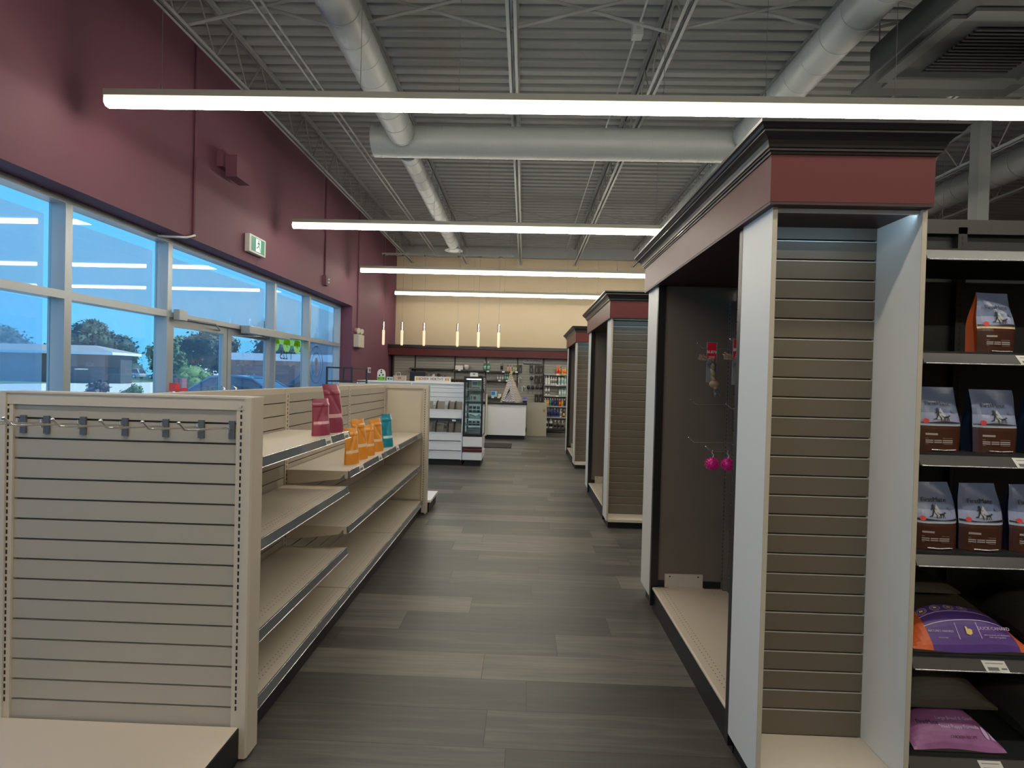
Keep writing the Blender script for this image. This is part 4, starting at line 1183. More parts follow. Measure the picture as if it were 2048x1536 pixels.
fronttext('CHICKEN RECIPE', 0.58, 0.10, 0.013, mat('print_wine', srgb(90, 20, 60), 0.5), F2, P2, t2)
fronttext('FirstMate', 0.24, 0.22, 0.022, mat('print_violet', srgb(50, 25, 70), 0.5), F2, P2, t2)
q = MB()
q.add([F2(0.86 + 0.028 * math.cos(k * PI / 6), 0.17 + 0.06 * math.sin(k * PI / 6)) for k in range(12)], [tuple(range(12))], 0)
q.add([F2(0.90, 0.12), F2(0.95, 0.12), F2(0.925, 0.21)], [(0, 1, 2)], 0)
q.build('printed_badge', PTX, t2)
lying_bag(1.50, 1.88, 0.087 + 0.125, 'dark bag stacked on the lilac puppy food bag', DKB, None, 0.12, depth=0.36, seed=8, y0=2.03)
lying_bag(2.01, 2.45, 0.463, 'dark bag lying beside the purple one at the photo edge', DKB, None, 0.12, depth=0.36, seed=9, y0=2.0)
lying_bag(2.01, 2.45, 0.087, 'dark bag on the lowest shelf at the photo edge', DKB, None, 0.15, depth=0.36, seed=10, y0=2.0)
lying_bag(1.47, 1.80, 0.463 + 0.165, 'dark greyish bag lying on top of the purple one', DKB, None, 0.05, depth=0.27, seed=11, y0=2.12)
#@@PART2@@
# ================================================================== MID FIXTURE: treat bins and glass case
fx = thing('bin_fixture', (-1.9, 8.8, 0), 'white slatted gondola with tiers of open treat bins, beyond the beige one', 'display shelving')
FY = 8.35
WS = mat('white_slat', (0.72, 0.76, 0.80), 0.4)
WG = mat('white_groove', (0.22, 0.24, 0.26), 0.5)
m = MB(); slats(m, 'y', 8.72, -2.84, -1.012, 0.12, 1.335, first=0.27, gap=0.006)
m.build('slat_panel', [WS, WG, WHITE], fx)
m = MB(); m.box(-2.86, -1.0, 8.70, 9.2, 1.335, 1.36); m.box(-2.84, -1.0, 8.745, 9.18, 0.11, 1.335); m.build('carcass', WHITE, fx)
for x in (-2.86, -1.925, -1.012):
    m = MB(); m.prism([(8.33, 0.10), (8.72, 0.10), (8.72, 1.335), (8.68, 1.335), (8.45, 1.02), (8.37, 0.55)], 'x', x, x + 0.014); m.build('side_panel', WHITE, fx)
for (zt, zb) in ((0.92, 0.775), (0.545, 0.412), (0.398, 0.252), (0.240, 0.105)):
    yy = 8.36 if zt < 0.6 else 8.40
    for xa, xb in ((-2.84, -1.927), (-1.909, -1.014)):
        m = MB(); m.box(xa, xb, yy, yy + 0.012, zb, zt, 0); m.box(xa, xb, yy - 0.006, yy + 0.012, zt - 0.012, zt, 0); m.box(xa, xb, yy + 0.012, 8.72, zb, zb + 0.01, 0)
        m.build('bin_front', WHITE, fx)
SCO = mat('scoop_taupe', (0.23, 0.21, 0.18), 0.5)
for base, hh, y0 in ((0.92, 0.13, 8.42), (0.545, 0.16, 8.38)):
    for xa in (-2.80, -2.6, -2.4, -2.2, -1.88, -1.66, -1.46, -1.26, -1.155):
        m = MB()
        prof = [(y0, base - 0.10), (y0 + 0.02, base + hh * 0.2), (y0 + 0.09, base + hh * 0.8), (y0 + 0.2, base + hh), (y0 + 0.28, base + hh), (y0 + 0.28, base - 0.10)]
        m.prism(prof, 'x', xa, xa + 0.008, 1)
        m.prism([(y0 + 0.10, base - 0.1), (y0 + 0.17, base + hh * 0.93), (y0 + 0.18, base + hh * 0.93), (y0 + 0.11, base - 0.1)], 'x', xa + 0.01, xa + 0.13, 0)
        m.build('bin_divider', [SCO, BLACKP], fx)
m = MB(); m.box(-1.9, -1.03, 8.395, 8.40, 0.735, 0.745); m.box(-1.9, -1.89, 8.395, 8.40, 0.60, 0.745); m.build('wire_frame', BLACKP, fx)
m = MB(); m.box(-1.17, -1.11, 8.384, 8.393, 0.725, 0.755); m.build('price_tag', TAG, fx)
MB().box(-2.82, -1.0, 8.42, 9.15, 0, 0.104).build('kick_plate', KICK, fx)

cs = thing('display_case', (-0.825, 8.6, 0), 'tall black framed glass display case on a white base with a red band', 'display case')
CX0, CX1, CY0, CY1 = -0.985, -0.668, 8.335, 8.95
m = MB(); m.box(CX0, CX1, CY0, CY1, 0.105, 0.225); m.box(CX0, CX1, CY0, CY1, 0.325, 0.485); m.box(CX0 + 0.01, CX1 - 0.01, CY0 + 0.012, CY1, 0.225, 0.325); m.build('base_cabinet', WHITE, cs)
m = MB(); m.box(CX0 - 0.004, CX1 + 0.004, CY0 - 0.006, CY0 + 0.02, 0.235, 0.278); m.build('red_band', FASCIA, cs, bevel=0.006)
m = MB(); m.box(CX0, CX1, CY0 - 0.002, CY0 + 0.02, 0.285, 0.318); m.build('recess_handle', mat('dark_wine', (0.03, 0.008, 0.01), 0.5), cs)
MB().box(CX0 + 0.03, CX1 - 0.02, CY0 + 0.06, CY1 - 0.02, 0, 0.104).build('kick_plate', KICK, cs)
m = MB(); b_ = 0.030
m.box(CX0, CX0 + b_, CY0, CY0 + 0.02, 0.486, 1.47); m.box(CX1 - b_, CX1, CY0, CY0 + 0.02, 0.486, 1.47); m.box(CX0 + b_, CX1 - b_, CY0, CY0 + 0.02, 0.486, 0.53); m.box(CX0 + b_, CX1 - b_, CY0, CY0 + 0.02, 1.435, 1.47)
m.box(CX0, CX1, CY0 + 0.02, CY1, 1.45, 1.47); m.box(CX0, CX1, CY0 + 0.02, CY1, 0.486, 0.50)
m.box(CX0, CX0 + 0.02, CY1 - 0.02, CY1, 0.5, 1.45); m.box(CX1 - 0.02, CX1, CY1 - 0.02, CY1, 0.5, 1.45)
m.build('black_frame', BLACKP, cs)
m = MB(); m.box(CX1 - 0.008, CX1 - 0.004, CY0 + 0.02, CY1 - 0.02, 0.5, 1.45); m.box(CX0 + 0.004, CX0 + 0.008, CY0 + 0.02, CY1 - 0.02, 0.5, 1.45); m.build('side_glass', GLASS, cs)
m = MB(); m.box(CX0 + b_, CX1 - b_, CY0 + 0.008, CY0 + 0.012, 0.53, 1.435); m.build('door_glass', GLASS, cs)
CSH = [0.785, 0.865, 1.075, 1.25]
SG = mat('shelf_glass', (0.50, 0.60, 0.58), 0.2)
CSHZ = [0.60, 0.70, 0.80, 0.90, 1.075, 1.25]
for z in (0.665, 0.785, 0.875, 1.075, 1.25):
    MB().box(CX0 + 0.02, CX1 - 0.02, CY0 + 0.05, CY1 - 0.05, z - 0.007, z).build('glass_shelf', SG, cs)
m = MB(); m.box(CX0 + 0.04, CX1 - 0.04, CY0 + 0.03, CY0 + 0.05, 1.42, 1.434); m.build('light_strip', mat('case_led', (1.0, 0.97, 0.9), 0.5, emit=7.0), cs)
def simple(name, mb_, mats, lab, cat, org, group=None, bevel=0.0):
    return tag(mb_.build(name, mats, origin=org, bevel=bevel), lab, cat, group)
CARD = mat('card_cream', (0.62, 0.62, 0.50), 0.5); REDB = mat('treat_red', srgb(170, 50, 45), 0.5); GRNB = mat('tin_green', srgb(25, 75, 65), 0.4); PKC = mat('print_magenta', srgb(165, 35, 95), 0.5)
m = MB().box(-0.90, -0.73, 8.725, 8.735, 1.315, 1.42, 0); m.box(-0.88, -0.80, 8.722, 8.725, 1.33, 1.38, 1); m.box(-0.79, -0.74, 8.722, 8.725, 1.325, 1.40, 2)
m.box(-0.90, -0.73, 8.725, 8.735, 1.251, 1.315, 0)
simple('sign_card', m, [CARD, GREYINK, mat('sage', (0.3, 0.36, 0.2), 0.6)], 'cream picture card standing at the top of the glass case', 'sign', (-0.815, 8.55, 1.251))
t = thing('treat_tray', (-0.825, 8.6, 1.251), 'pale tray of red treats on the upper shelf of the glass case', 'tray')
m = MB(); m.lathe([(0.08, 0.0), (0.125, 0.018), (0.13, 0.022)], (-0.825, 8.58, 1.251), 20); m.build('tray', WHITEP, t)
m = MB()
for k in range(7): m.ball((-0.895 + 0.023 * k, 8.565 + 0.012 * (k % 3), 1.281), 0.012, n=8)
m.build('treats', REDB, t)
m = MB().box(-0.895, -0.735, 8.5, 8.62, 1.076, 1.17, 0); m.box(-0.84, -0.80, 8.498, 8.5, 1.09, 1.14, 1); m.box(-0.875, -0.865, 8.498, 8.5, 1.08, 1.15, 2)
simple('treat_box', m, [CARD, PKC, INK], 'white box with a magenta badge inside the glass case', 'box', (-0.815, 8.55, 1.076))
m = MB().box(-0.93, -0.90, 8.46, 8.52, 1.076, 1.13); simple('treat_box', m, GREYINK, 'small dark box left of the magenta badged box in the glass case', 'box', (-0.915, 8.49, 1.076))
def tin(x, z, lab, k, c=GRNB, w=0.028, h=0.075):
    t = thing('treat_tin', (x, 8.5, z), lab, 'tin', 'green tins in the glass case')
    m = MB(); m.lathe([(w, 0), (w, h)], (x, 8.5, z), 14); m.build('can', c, t)
    m = MB(); m.lathe([(w + 0.001, h * 0.35), (w + 0.001, h * 0.6)], (x, 8.5, z), 14); m.build('label', CARD, t)
    m = MB(); m.lathe([(w, h), (w * 0.9, h + 0.012)], (x, 8.5, z), 14); m.build('lid', WHITEP, t)
    return t
for k, x in enumerate((-0.885, -0.82, -0.755)):
    tin(x, 0.876, 'dark green tin, %s of the upper three in the glass case' % ('left', 'middle', 'right')[k], k, h=0.10)
    tin(x, 0.666, 'small green tin, %s of the lower three in the glass case' % ('left', 'middle', 'right')[k], k, h=0.06)
m = MB(); m.prism([(-0.90, 0.786), (-0.73, 0.786), (-0.73, 0.85), (-0.80, 0.81), (-0.90, 0.845)], 'y', 8.45, 8.56); simple('folded_card', m, CARD, 'crumpled white carton between the tins in the glass case', 'carton', (-0.815, 8.5, 0.786))
for k in range(4):
    m = MB(); m.lathe([(0.10, 0), (0.125, 0.018), (0.13, 0.022)], (-0.825, 8.60, 0.502 + 0.026 * k), 20, sq=1.3)
    simple('stacked_tray', m, WHITEP, 'white tray in the stack on the case floor, ' + ('bottom one', 'second from bottom', 'third from bottom', 'top one')[k], 'tray', (-0.825, 8.52, 0.502 + 0.026 * k), 'trays stacked in the glass case')
m = MB().box(-0.905, -0.775, 8.5, 8.51, 1.472, 1.535, 0); m.box(-0.86, -0.82, 8.498, 8.5, 1.50, 1.52, 1); m.box(-0.905, -0.775, 8.48, 8.53, 1.471, 1.476, 0)
simple('sign_card', m, [WHITEP, GREYINK], 'small white card standing on top of the glass case', 'sign', (-0.84, 8.5, 1.471))
m = MB().box(-0.76, -0.69, 8.45, 8.52, 1.471, 1.492); simple('scanner', m, BLACKP, 'small flat black object on top of the glass case', 'device', (-0.72, 8.5, 1.471), bevel=0.004)

# sign and items standing on the bin fixture
t = thing('shop_sign', (-1.565, 8.75, 1.361), 'white sign reading CHEW WORTHY in coloured letters on the white fixture', 'sign')
MB().box(-1.885, -1.262, 8.745, 8.755, 1.361, 1.452).build('board', WHITEP, t)
cols = [REDB, PKC, mat('print_plum', srgb(110, 30, 80), 0.5), REDB, PKC, mat('print_purple', srgb(90, 45, 110), 0.5), PKC, mat('print_maroon', srgb(110, 25, 35), 0.5), GREYINK, INK, mat('print_brown', srgb(120, 60, 30), 0.5)]
for k, ch in enumerate('CHEWWORTHY'):
    x = -1.775 + 0.0375 * k + (0.030 if k > 3 else 0)
    text('letter', ch, 0.062, (x, 8.743, 1.408), FRONT, cols[k], t, bold=0.0006, sx=0.85 if ch not in 'WM' else 0.58)
m = MB()
for cx in (-1.825, -1.325):
    for dx in (-0.02, 0.02): m.ball((cx + dx, 8.743, 1.415), 0.017, sc=(1, 0.12, 1.2), n=10); m.ball((cx + dx, 8.743, 1.395), 0.014, sc=(1, 0.12, 1), n=10)
m.build('biscuit_print', mat('print_biscuit', srgb(225, 160, 70), 0.5), t)
t = thing('arched_card', (-2.46, 8.75, 1.361), 'arched white card with paw pattern and green foot, left on the white fixture', 'card')
m = MB(); pts = [(-2.53, 1.361), (-2.39, 1.361), (-2.39, 1.49)] + [(-2.46 + 0.07 * math.cos(a), 1.49 + 0.07 * math.sin(a)) for a in [PI * k / 8 for k in range(1, 8)]] + [(-2.53, 1.49)]
m.prism(pts, 'y', 8.74, 8.75); m.build('board', WHITEP, t)
m = MB(); m.box(-2.525, -2.395, 8.737, 8.740, 1.363, 1.425); m.build('green_print', mat('print_green', srgb(120, 185, 60), 0.5), t)
m = MB()
for (a, b) in ((-2.49, 1.45), (-2.43, 1.46), (-2.46, 1.50), (-2.50, 1.40), (-2.42, 1.40), (-2.46, 1.535)): m.ball((a, 8.738, b), 0.014, sc=(1, 0.1, 1), n=10)
m.build('paw_print', INK, t)
m = MB().box(-2.37, -2.26, 8.74, 8.75, 1.361, 1.43, 0); m.ball((-2.335, 8.738, 1.395), 0.016, 1, sc=(1, 0.1, 1)); m.box(-2.31, -2.27, 8.737, 8.74, 1.385, 1.40, 1)
simple('leaflet_card', m, [mat('pale_mint', (0.5, 0.62, 0.6), 0.5), mat('print_blue', srgb(40, 70, 110), 0.5)], 'low pale mint card beside the arched card', 'card', (-2.31, 8.75, 1.361))
t = thing('paper_bag', (-2.15, 8.78, 1.361), 'small pale carrier bag with handles on the white fixture', 'bag')
PB = mat('bag_blush', srgb(190, 170, 160), 0.6)
m = MB().box(-2.25, -2.045, 8.74, 8.82, 1.361, 1.455); m.build('bag_body', PB, t)
MB().tube([(-2.21, 8.75, 1.45), (-2.205, 8.75, 1.50), (-2.17, 8.75, 1.515), (-2.135, 8.75, 1.50), (-2.13, 8.75, 1.45)], 0.007).build('handle', PB, t)
text('lettering', 'EK', 0.055, (-2.14, 8.737, 1.41), FRONT, mat('print_brown', srgb(120, 60, 30), 0.5), t, bold=0.001)

# ================================================================== COUNTER
ct = thing('service_counter', (-2.0, 12.5, 0), 'white service counter with black worktop and kick before the back wall', 'counter')
m = MB(); m.box(-3.3, 0.055, 12.14, 12.75, 0.10, 0.835); m.build('cabinet', WHITE, ct, bevel=0.004)
m = MB(); m.box(-3.32, 0.08, 12.10, 12.78, 0.836, 0.872); m.build('worktop', BLACKP, ct, bevel=0.003)
m = MB(); m.box(-3.25, 0.03, 12.24, 12.72, 0.0, 0.10); m.build('kick_plate', KICK, ct)
m = MB(); m.box(-0.90, -0.86, 11.95, 12.135, 0.10, 1.06); m.build('side_panel', mat('cream_panel', (0.62, 0.58, 0.50), 0.5), ct)
t = thing('monitor', (-2.85, 12.45, 0.872), 'black computer monitor on the service counter', 'monitor')
MB().box(-2.80, -2.42, 12.42, 12.45, 1.18, 1.555).build('screen', BLACKP, t, bevel=0.004)
m = MB(); m.box(-2.63, -2.59, 12.45, 12.47, 0.88, 1.3); m.box(-2.72, -2.50, 12.36, 12.56, 0.873, 0.885); m.build('stand', BLACKP, t)
# counter gate
t = thing('counter_gate', (0.32, 13.0, 0), 'low beige swing gate closing the gap right of the counter', 'gate')
GT_ = mat('gate_beige', (0.40, 0.37, 0.30), 0.5)
m = MB(); m.box(0.085, 0.56, 13.0, 13.03, 0.0, 0.86); m.build('panel', GT_, t, bevel=0.004)
MB().lathe([(0.02, 0), (0.03, 0.02)], (0.0, 0.0, 0.0), 12)
m = MB(); m.cyl((0.52, 13.0, 0.66), (0.52, 12.97, 0.66), 0.035, n=14); m.build('knob', mat('brass', (0.4, 0.33, 0.15), 0.35, 0.8), t)
m = MB(); m.box(0.56, 0.585, 13.0, 13.9, 0.0, 0.86); m.build('side_panel', GT_, t)
m = MB().box(-1.25, -0.24, 10.62, 11.36, 0.0, 0.012)
simple('floor_mat', m, mat('mat_grey', (0.028, 0.028, 0.03), 0.9, bump=0.4, bscale=300), 'dark grey door mat on the floor before the counter', 'mat', (-0.75, 11.0, 0))
# teepee
t = thing('pet_teepee', (-0.32, 12.42, 0.872), 'white and grey chevron pet teepee with crossed wooden poles on the counter', 'pet tent')
def chevron():
    m = bpy.data.materials.new('chevron_cloth'); m.use_nodes = True; nt = m.node_tree
    tcn = nt.nodes.new('ShaderNodeTexCoord'); sp = nt.nodes.new('ShaderNodeSeparateXYZ'); nt.links.new(tcn.outputs['Object'], sp.inputs[0])
    def M(op, a, b=None):
        n = nt.nodes.new('ShaderNodeMath'); n.operation = op
        for i, v in enumerate((a, b)):
            if v is None: continue
            if isinstance(v, (int, float)): n.inputs[i].default_value = v
            else: nt.links.new(v, n.inputs[i])
        return n.outputs[0]
    h = M('ADD', sp.outputs[0], sp.outputs[1])
    zig = M('MULTIPLY', M('ABSOLUTE', M('SUBTRACT', M('FRACT', M('MULTIPLY', h, 16.0)), 0.5)), 0.034)
    v = M('FRACT', M('MULTIPLY', M('ADD', sp.outputs[2], zig), 26.0))
    g = M('GREATER_THAN', v, 0.5)
    mx = nt.nodes.new('ShaderNodeMix'); mx.data_type = 'RGBA'; nt.links.new(g, mx.inputs[0])
    mx.inputs[6].default_value = (0.16, 0.15, 0.17, 1); mx.inputs[7].default_value = (0.72, 0.70, 0.70, 1)
    nt.links.new(mx.outputs[2], nt.nodes['Principled BSDF'].inputs['Base Color']); nt.nodes['Principled BSDF'].inputs['Roughness'].default_value = 0.85
    return m
CHV = chevron()
bx = [(-0.565, 12.27, 0.876), (-0.19, 12.22, 0.876), (-0.03, 12.52, 0.876), (-0.40, 12.60, 0.876)]
ap = Vector((-0.335, 12.42, 1.60))
m = MB()
def L_(a, b, f): return tuple(Vector(a) * (1 - f) + Vector(b) * f)
tops = [L_(b, ap, 0.93) for b in bx]
for k in range(1, 4):
    a, b = bx[k], bx[(k + 1) % 4]
    m.add([a, b, tops[(k + 1) % 4], tops[k]], [(0, 1, 2, 3)])
# front panel with an arched opening: built from strips around it
a, b = bx[0], bx[1]
def fp(u, v): return L_(L_(a, b, u), ap, v)
steps = [i / 12 for i in range(13)]
for i in range(12):
    v0, v1 = steps[i] * 0.93, steps[i + 1] * 0.93
    def gap(v):
        if v > 0.48: return 0.0
        return 0.34 * (1 - v / 0.48) ** 0.9 if v > 0.02 else 0.34
    g0, g1 = gap(v0), gap(v1)
    if i == 0: g0 = 0.33
    m.add([fp(0, v0), fp(0.5 - g0, v0), fp(0.5 - g1, v1), fp(0, v1)], [(0, 1, 2, 3)])
    m.add([fp(0.5 + g0, v0), fp(1, v0), fp(1, v1), fp(0.5 + g1, v1)], [(0, 1, 2, 3)])
m.build('cloth', CHV, t)
m = MB(); n_ = 16
for i in range(n_):                                            # scalloped hem roll at the mouth
    pass
m.tube([(fp(0.14, 0.03)[0], fp(0.14, 0.03)[1] - 0.02, 0.915), (-0.42, 12.20, 0.905), (-0.36, 12.19, 0.90), (-0.28, 12.19, 0.905), (fp(0.88, 0.03)[0], fp(0.88, 0.03)[1] - 0.02, 0.915)], [0.02, 0.03, 0.026, 0.03, 0.02], n=10)
m.build('cushion_edge', CHV, t)
m = MB(); a2, b2, c2 = L_(fp(0.12, 0.02), bx[3], 0.12), L_(fp(0.88, 0.02), bx[2], 0.12), L_(fp(0.5, 0.50), bx[2], 0.10)
m.add([a2, b2, c2], [(0, 1, 2)]); m.build('lining', mat('lining_grey', (0.36, 0.33, 0.34), 0.9), t)
for k, q in enumerate(bx):
    tip = Vector(q) + (ap - Vector(q)) * 1.12
    MB().cyl(Vector(q), tip, 0.008, n=8).build('pole', WOOD, t)
MB().tube([(-0.36, 12.40, 1.56), (-0.31, 12.385, 1.565), (-0.29, 12.43, 1.57), (-0.35, 12.46, 1.57), (-0.37, 12.42, 1.56)], 0.008).build('tie', mat('tie_yellow', (0.6, 0.5, 0.15), 0.7), t)
t = thing('yarn_toy', (0.03, 12.42, 0.873), 'blue and white striped round toy at the right end of the counter', 'toy')
m = MB(); m.ball((0.025, 12.40, 0.945), 0.065, n=16); m.build('ball', mat('toy_blue', srgb(60, 60, 150), 0.6), t)
m = MB()
for k in (-1, 0, 1): m.tube([(0.025 + 0.066 * math.cos(a) * math.cos(0.3 * k), 12.40 - 0.066 * math.cos(0.3 * k) * math.sin(a), 0.945 + 0.066 * math.sin(0.3 * k)) for a in [PI * j / 8 for j in range(9)]], 0.004, n=6)
m.build('stripe', WHITEP, t)

# ================================================================== BACK WALL SHELVING
bw = thing('wall_shelving', (-1.3, 14.4, 0), 'long grey slatted wall shelving across the back of the shop', 'wall shelving')
GS = mat('grey_slat', (0.34, 0.33, 0.30), 0.35)
GSL = mat('grey_shelf', (0.045, 0.043, 0.042), 0.5)
WYB = 14.20
ups = [-3.66, -3.05, -1.94, -1.08, -0.20, 0.52, 1.20, 2.3]
for a, b in zip(ups[:-1], ups[1:]):
    m = MB(); slats(m, 'y', WYB, a + 0.02, b - 0.02, 0.1, 2.018, first=0.196, gap=0.010)
    m.build('slat_panel', [GS, GROOVE, SILV], bw)
for x in ups: MB().box(x - 0.02, x + 0.02, WYB - 0.02, WYB + 0.02, 0.0, 2.018).build('upright', GSL, bw)
MB().box(-3.68, 2.32, WYB + 0.02, YB - 0.01, 0.0, 2.018).build('carcass', GS, bw)
MB().box(-3.68, 0.5, 13.95, WYB, 0, 0.1).build('kick_plate', KICK, bw)
def wshelf(x0, x1, z, y0=13.93, c=GSL, lip=True, tags=()):
    m = MB().box(x0, x1, y0, WYB - 0.001, z - 0.02, z); s = m.build('shelf', c, bw)
    if lip: MB().box(x0, x1, y0 - 0.006, y0, z - 0.032, z + 0.002).build('price_rail', GSL if c is GSL else mat('grey_rail', (0.35, 0.35, 0.34), 0.4), s)
    for tx in tags: MB().box(tx - 0.035, tx + 0.035, y0 - 0.010, y0 - 0.007, z - 0.034, z + 0.004).build('price_tag', WHITEP, s)
    for xx in (x0 + 0.05, x1 - 0.05): MB().prism([(WYB - 0.002, z - 0.02), (y0 + 0.05, z - 0.02), (WYB - 0.002, z - 0.10)], 'x', xx - 0.003, xx + 0.003).build('bracket', GSL, s)
wshelf(-3.16, -1.96, 1.675); wshelf(-1.92, -1.10, 1.655, tags=(-1.78,)); wshelf(-1.06, -0.22, 1.643, tags=(-1.0, -0.58, -0.36, -0.22))
wshelf(-3.02, -1.96, 1.40); wshelf(-1.92, -1.10, 1.40); wshelf(-1.06, -0.22, 1.40, tags=(-0.68, -0.47))
wshelf(-1.92, -1.10, 1.10); wshelf(-1.06, -0.22, 0.94, tags=(-0.85, -0.69))
for z in (1.60, 1.31, 1.02, 0.735, 0.435, 0.125): wshelf(0.545, 1.175, z, c=GSL if z < 0.2 else GS, tags=(0.9,) if z > 1 else ())
for z in (1.60, 1.31, 1.02, 0.735, 0.435, 0.125): wshelf(1.225, 2.28, z, c=GS)
t = thing('section_sign', (0.22, 14.1, 1.95), 'pale sign reading GROOMING above the brushes', 'sign')
MB().box(-0.03, 0.47, 14.16, 14.175, 1.88, 2.0).build('board', mat('sign_grey', (0.45, 0.45, 0.5), 0.5), t)
text('lettering', 'GROOMING', 0.085, (0.22, 14.157, 1.945), FRONT, INK, t)
MB().box(-0.04, 0.48, 14.15, 14.19, 1.855, 1.88).build('ledge', GSL, t)

# products
def pc(name, c, r=0.4): return mat(name, c, r)
PCOL = {'white': WHITEP, 'orange': pc('p_orange', srgb(235, 120, 50)), 'amber': pc('p_amber', srgb(240, 165, 80)), 'green': pc('p_green', srgb(30, 130, 90)), 'lime': pc('p_lime', srgb(60, 190, 60)),
        'teal': pc('p_teal', srgb(40, 150, 150)), 'blue': pc('p_blue', srgb(50, 80, 160)), 'navy': pc('p_navy', srgb(30, 40, 80)), 'red': pc('p_red', srgb(190, 60, 40)), 'pink': pc('p_pink', srgb(225, 170, 150)),
        'black': BLACKP, 'grey': pc('p_grey', (0.2, 0.2, 0.2)), 'yellow': pc('p_yellow', srgb(215, 190, 70)), 'mint': pc('p_mint', srgb(150, 200, 195)), 'brown': pc('p_brown', srgb(70, 40, 30)), 'clear': pc('p_clear', (0.35, 0.42, 0.45), 0.15)}
def bottle(x, z, h, r, body, cap, lab, grp, kind='pump', y=14.0, band=None):
    t = thing('bottle', (x, y, z), lab, 'bottle', grp)
    m = MB(); hb = h * (0.78 if kind != 'spray' else 0.68)
    m.lathe([(r * 0.96, 0), (r, 0.006), (r, hb * 0.85), (r * 0.8, hb * 0.95), (r * 0.38, hb)], (x, y, z), 12, sq=0.75)
    m.build('bottle_body', PCOL[body], t)
    if band:
        m = MB(); m.lathe([(r * 1.02, hb * 0.22), (r * 1.02, hb * 0.68)], (x, y, z), 12, sq=0.75); m.build('label_band', PCOL[band], t)
    m = MB()
    if kind == 'pump': m.lathe([(r * 0.36, hb), (r * 0.36, h * 0.9), (r * 0.12, h * 0.92), (r * 0.12, h)], (x, y, z), 10); m.box(x - r * 0.15, x + r * 0.75, y - 0.006, y + 0.006, z + h * 0.965, z + h)
    elif kind == 'spray': m.lathe([(r * 0.34, hb), (r * 0.3, h * 0.86)], (x, y, z), 10); m.prism([(x - r * 0.5, z + h * 0.86), (x + r * 0.5, z + h * 0.86), (x + r * 0.9, z + h), (x - r * 0.6, z + h)], 'y', y - 0.01, y + 0.01)
    else: m.lathe([(r * 0.42, hb), (r * 0.36, h)], (x, y, z), 10)
    m.build('cap', PCOL[cap], t)
def row(xs, z, specs, grp, where):
    n = len(xs)
    for i, (x, s) in enumerate(zip(xs, specs)):
        body, cap, band, h, r, kind, desc = s
        pos = 'leftmost' if i == 0 else ('rightmost' if i == n - 1 else ['', 'second', 'third', 'fourth', 'fifth', 'sixth', 'seventh', 'eighth'][i] + ' from left')
        bottle(x, z, h, r, body, cap, '%s, %s on %s' % (desc, pos, where), grp, kind, band=band)
G1, G2, G3, G4, G5, G6 = ('grooming bottles on shelf %s' % w for w in ('one', 'two', 'three', 'four', 'five', 'six'))
row([0.885, 0.95, 1.04, 1.10], 1.60, [('orange', 'amber', 'red', 0.24, 0.03, 'spray', 'orange spray bottle')] * 2 + [('amber', 'white', 'orange', 0.20, 0.03, 'cap', 'amber bottle with white cap')] * 2, G1, 'the top grooming shelf')
row([0.60, 0.67, 0.74, 0.80, 0.86, 0.95, 1.035, 1.11], 1.31, [('white', 'white', None, 0.25, 0.033, 'cap', 'tall white bottle')] * 2 + [('white', 'white', 'grey', 0.22, 0.028, 'cap', 'white bottle with grey label')] * 3 + [('white', 'lime', 'mint', 0.26, 0.034, 'cap', 'white bottle with lime cap')] * 2 + [('white', 'white', 'mint', 0.24, 0.03, 'cap', 'plain white bottle')], G2, 'the second grooming shelf')
row([0.60, 0.675, 0.975, 1.045, 1.11], 1.02, [('white', 'white', 'grey', 0.23, 0.026, 'cap', 'slim white bottle')] * 2 + [('mint', 'teal', 'white', 0.21, 0.03, 'pump', 'mint bottle with teal cap')] * 3, G3, 'the third grooming shelf')
row([0.59, 0.655, 0.72, 0.785, 0.85, 0.915, 0.98, 1.045, 1.11], 0.735, [('pink', 'white', 'red', 0.2, 0.027, 'cap', 'pale pink banded bottle'), ('yellow', 'white', 'amber', 0.2, 0.027, 'cap', 'yellow banded bottle'), ('teal', 'white', 'green', 0.2, 0.027, 'cap', 'teal banded bottle'), ('blue', 'white', 'navy', 0.2, 0.027, 'cap', 'blue bottle'), ('navy', 'white', 'blue', 0.2, 0.027, 'cap', 'navy bottle'), ('navy', 'white', None, 0.2, 0.027, 'cap', 'plain navy bottle'), ('red', 'white', 'orange', 0.2, 0.027, 'cap', 'red bottle'), ('amber', 'white', 'yellow', 0.2, 0.027, 'cap', 'amber bottle'), ('navy', 'white', 'navy', 0.2, 0.027, 'cap', 'dark blue bottle')], G4, 'the fourth grooming shelf')
row([0.60, 0.68, 0.765, 0.85, 0.93, 1.015, 1.10], 0.435, [('green', 'white', 'yellow', 0.2, 0.025, 'cap', 'small green bottle')] + [('blue', 'white', 'navy', 0.25, 0.034, 'pump', 'blue pump bottle')] * 4 + [('white', 'white', 'grey', 0.23, 0.026, 'spray', 'white spray bottle'), ('brown', 'grey', 'yellow', 0.2, 0.03, 'cap', 'brown bottle')], G5, 'the fifth grooming shelf')
row([0.62, 0.75, 0.87, 0.965, 1.07], 0.125, [('white', 'white', 'black', 0.25, 0.05, 'cap', 'white jug with black label')] * 2 + [('grey', 'white', 'black', 0.22, 0.033, 'spray', 'dark spray bottle')] * 3, G6, 'the lowest grooming shelf')
W1, W2 = 'bottles on the upper wall shelf', 'bottles on the middle wall shelf'
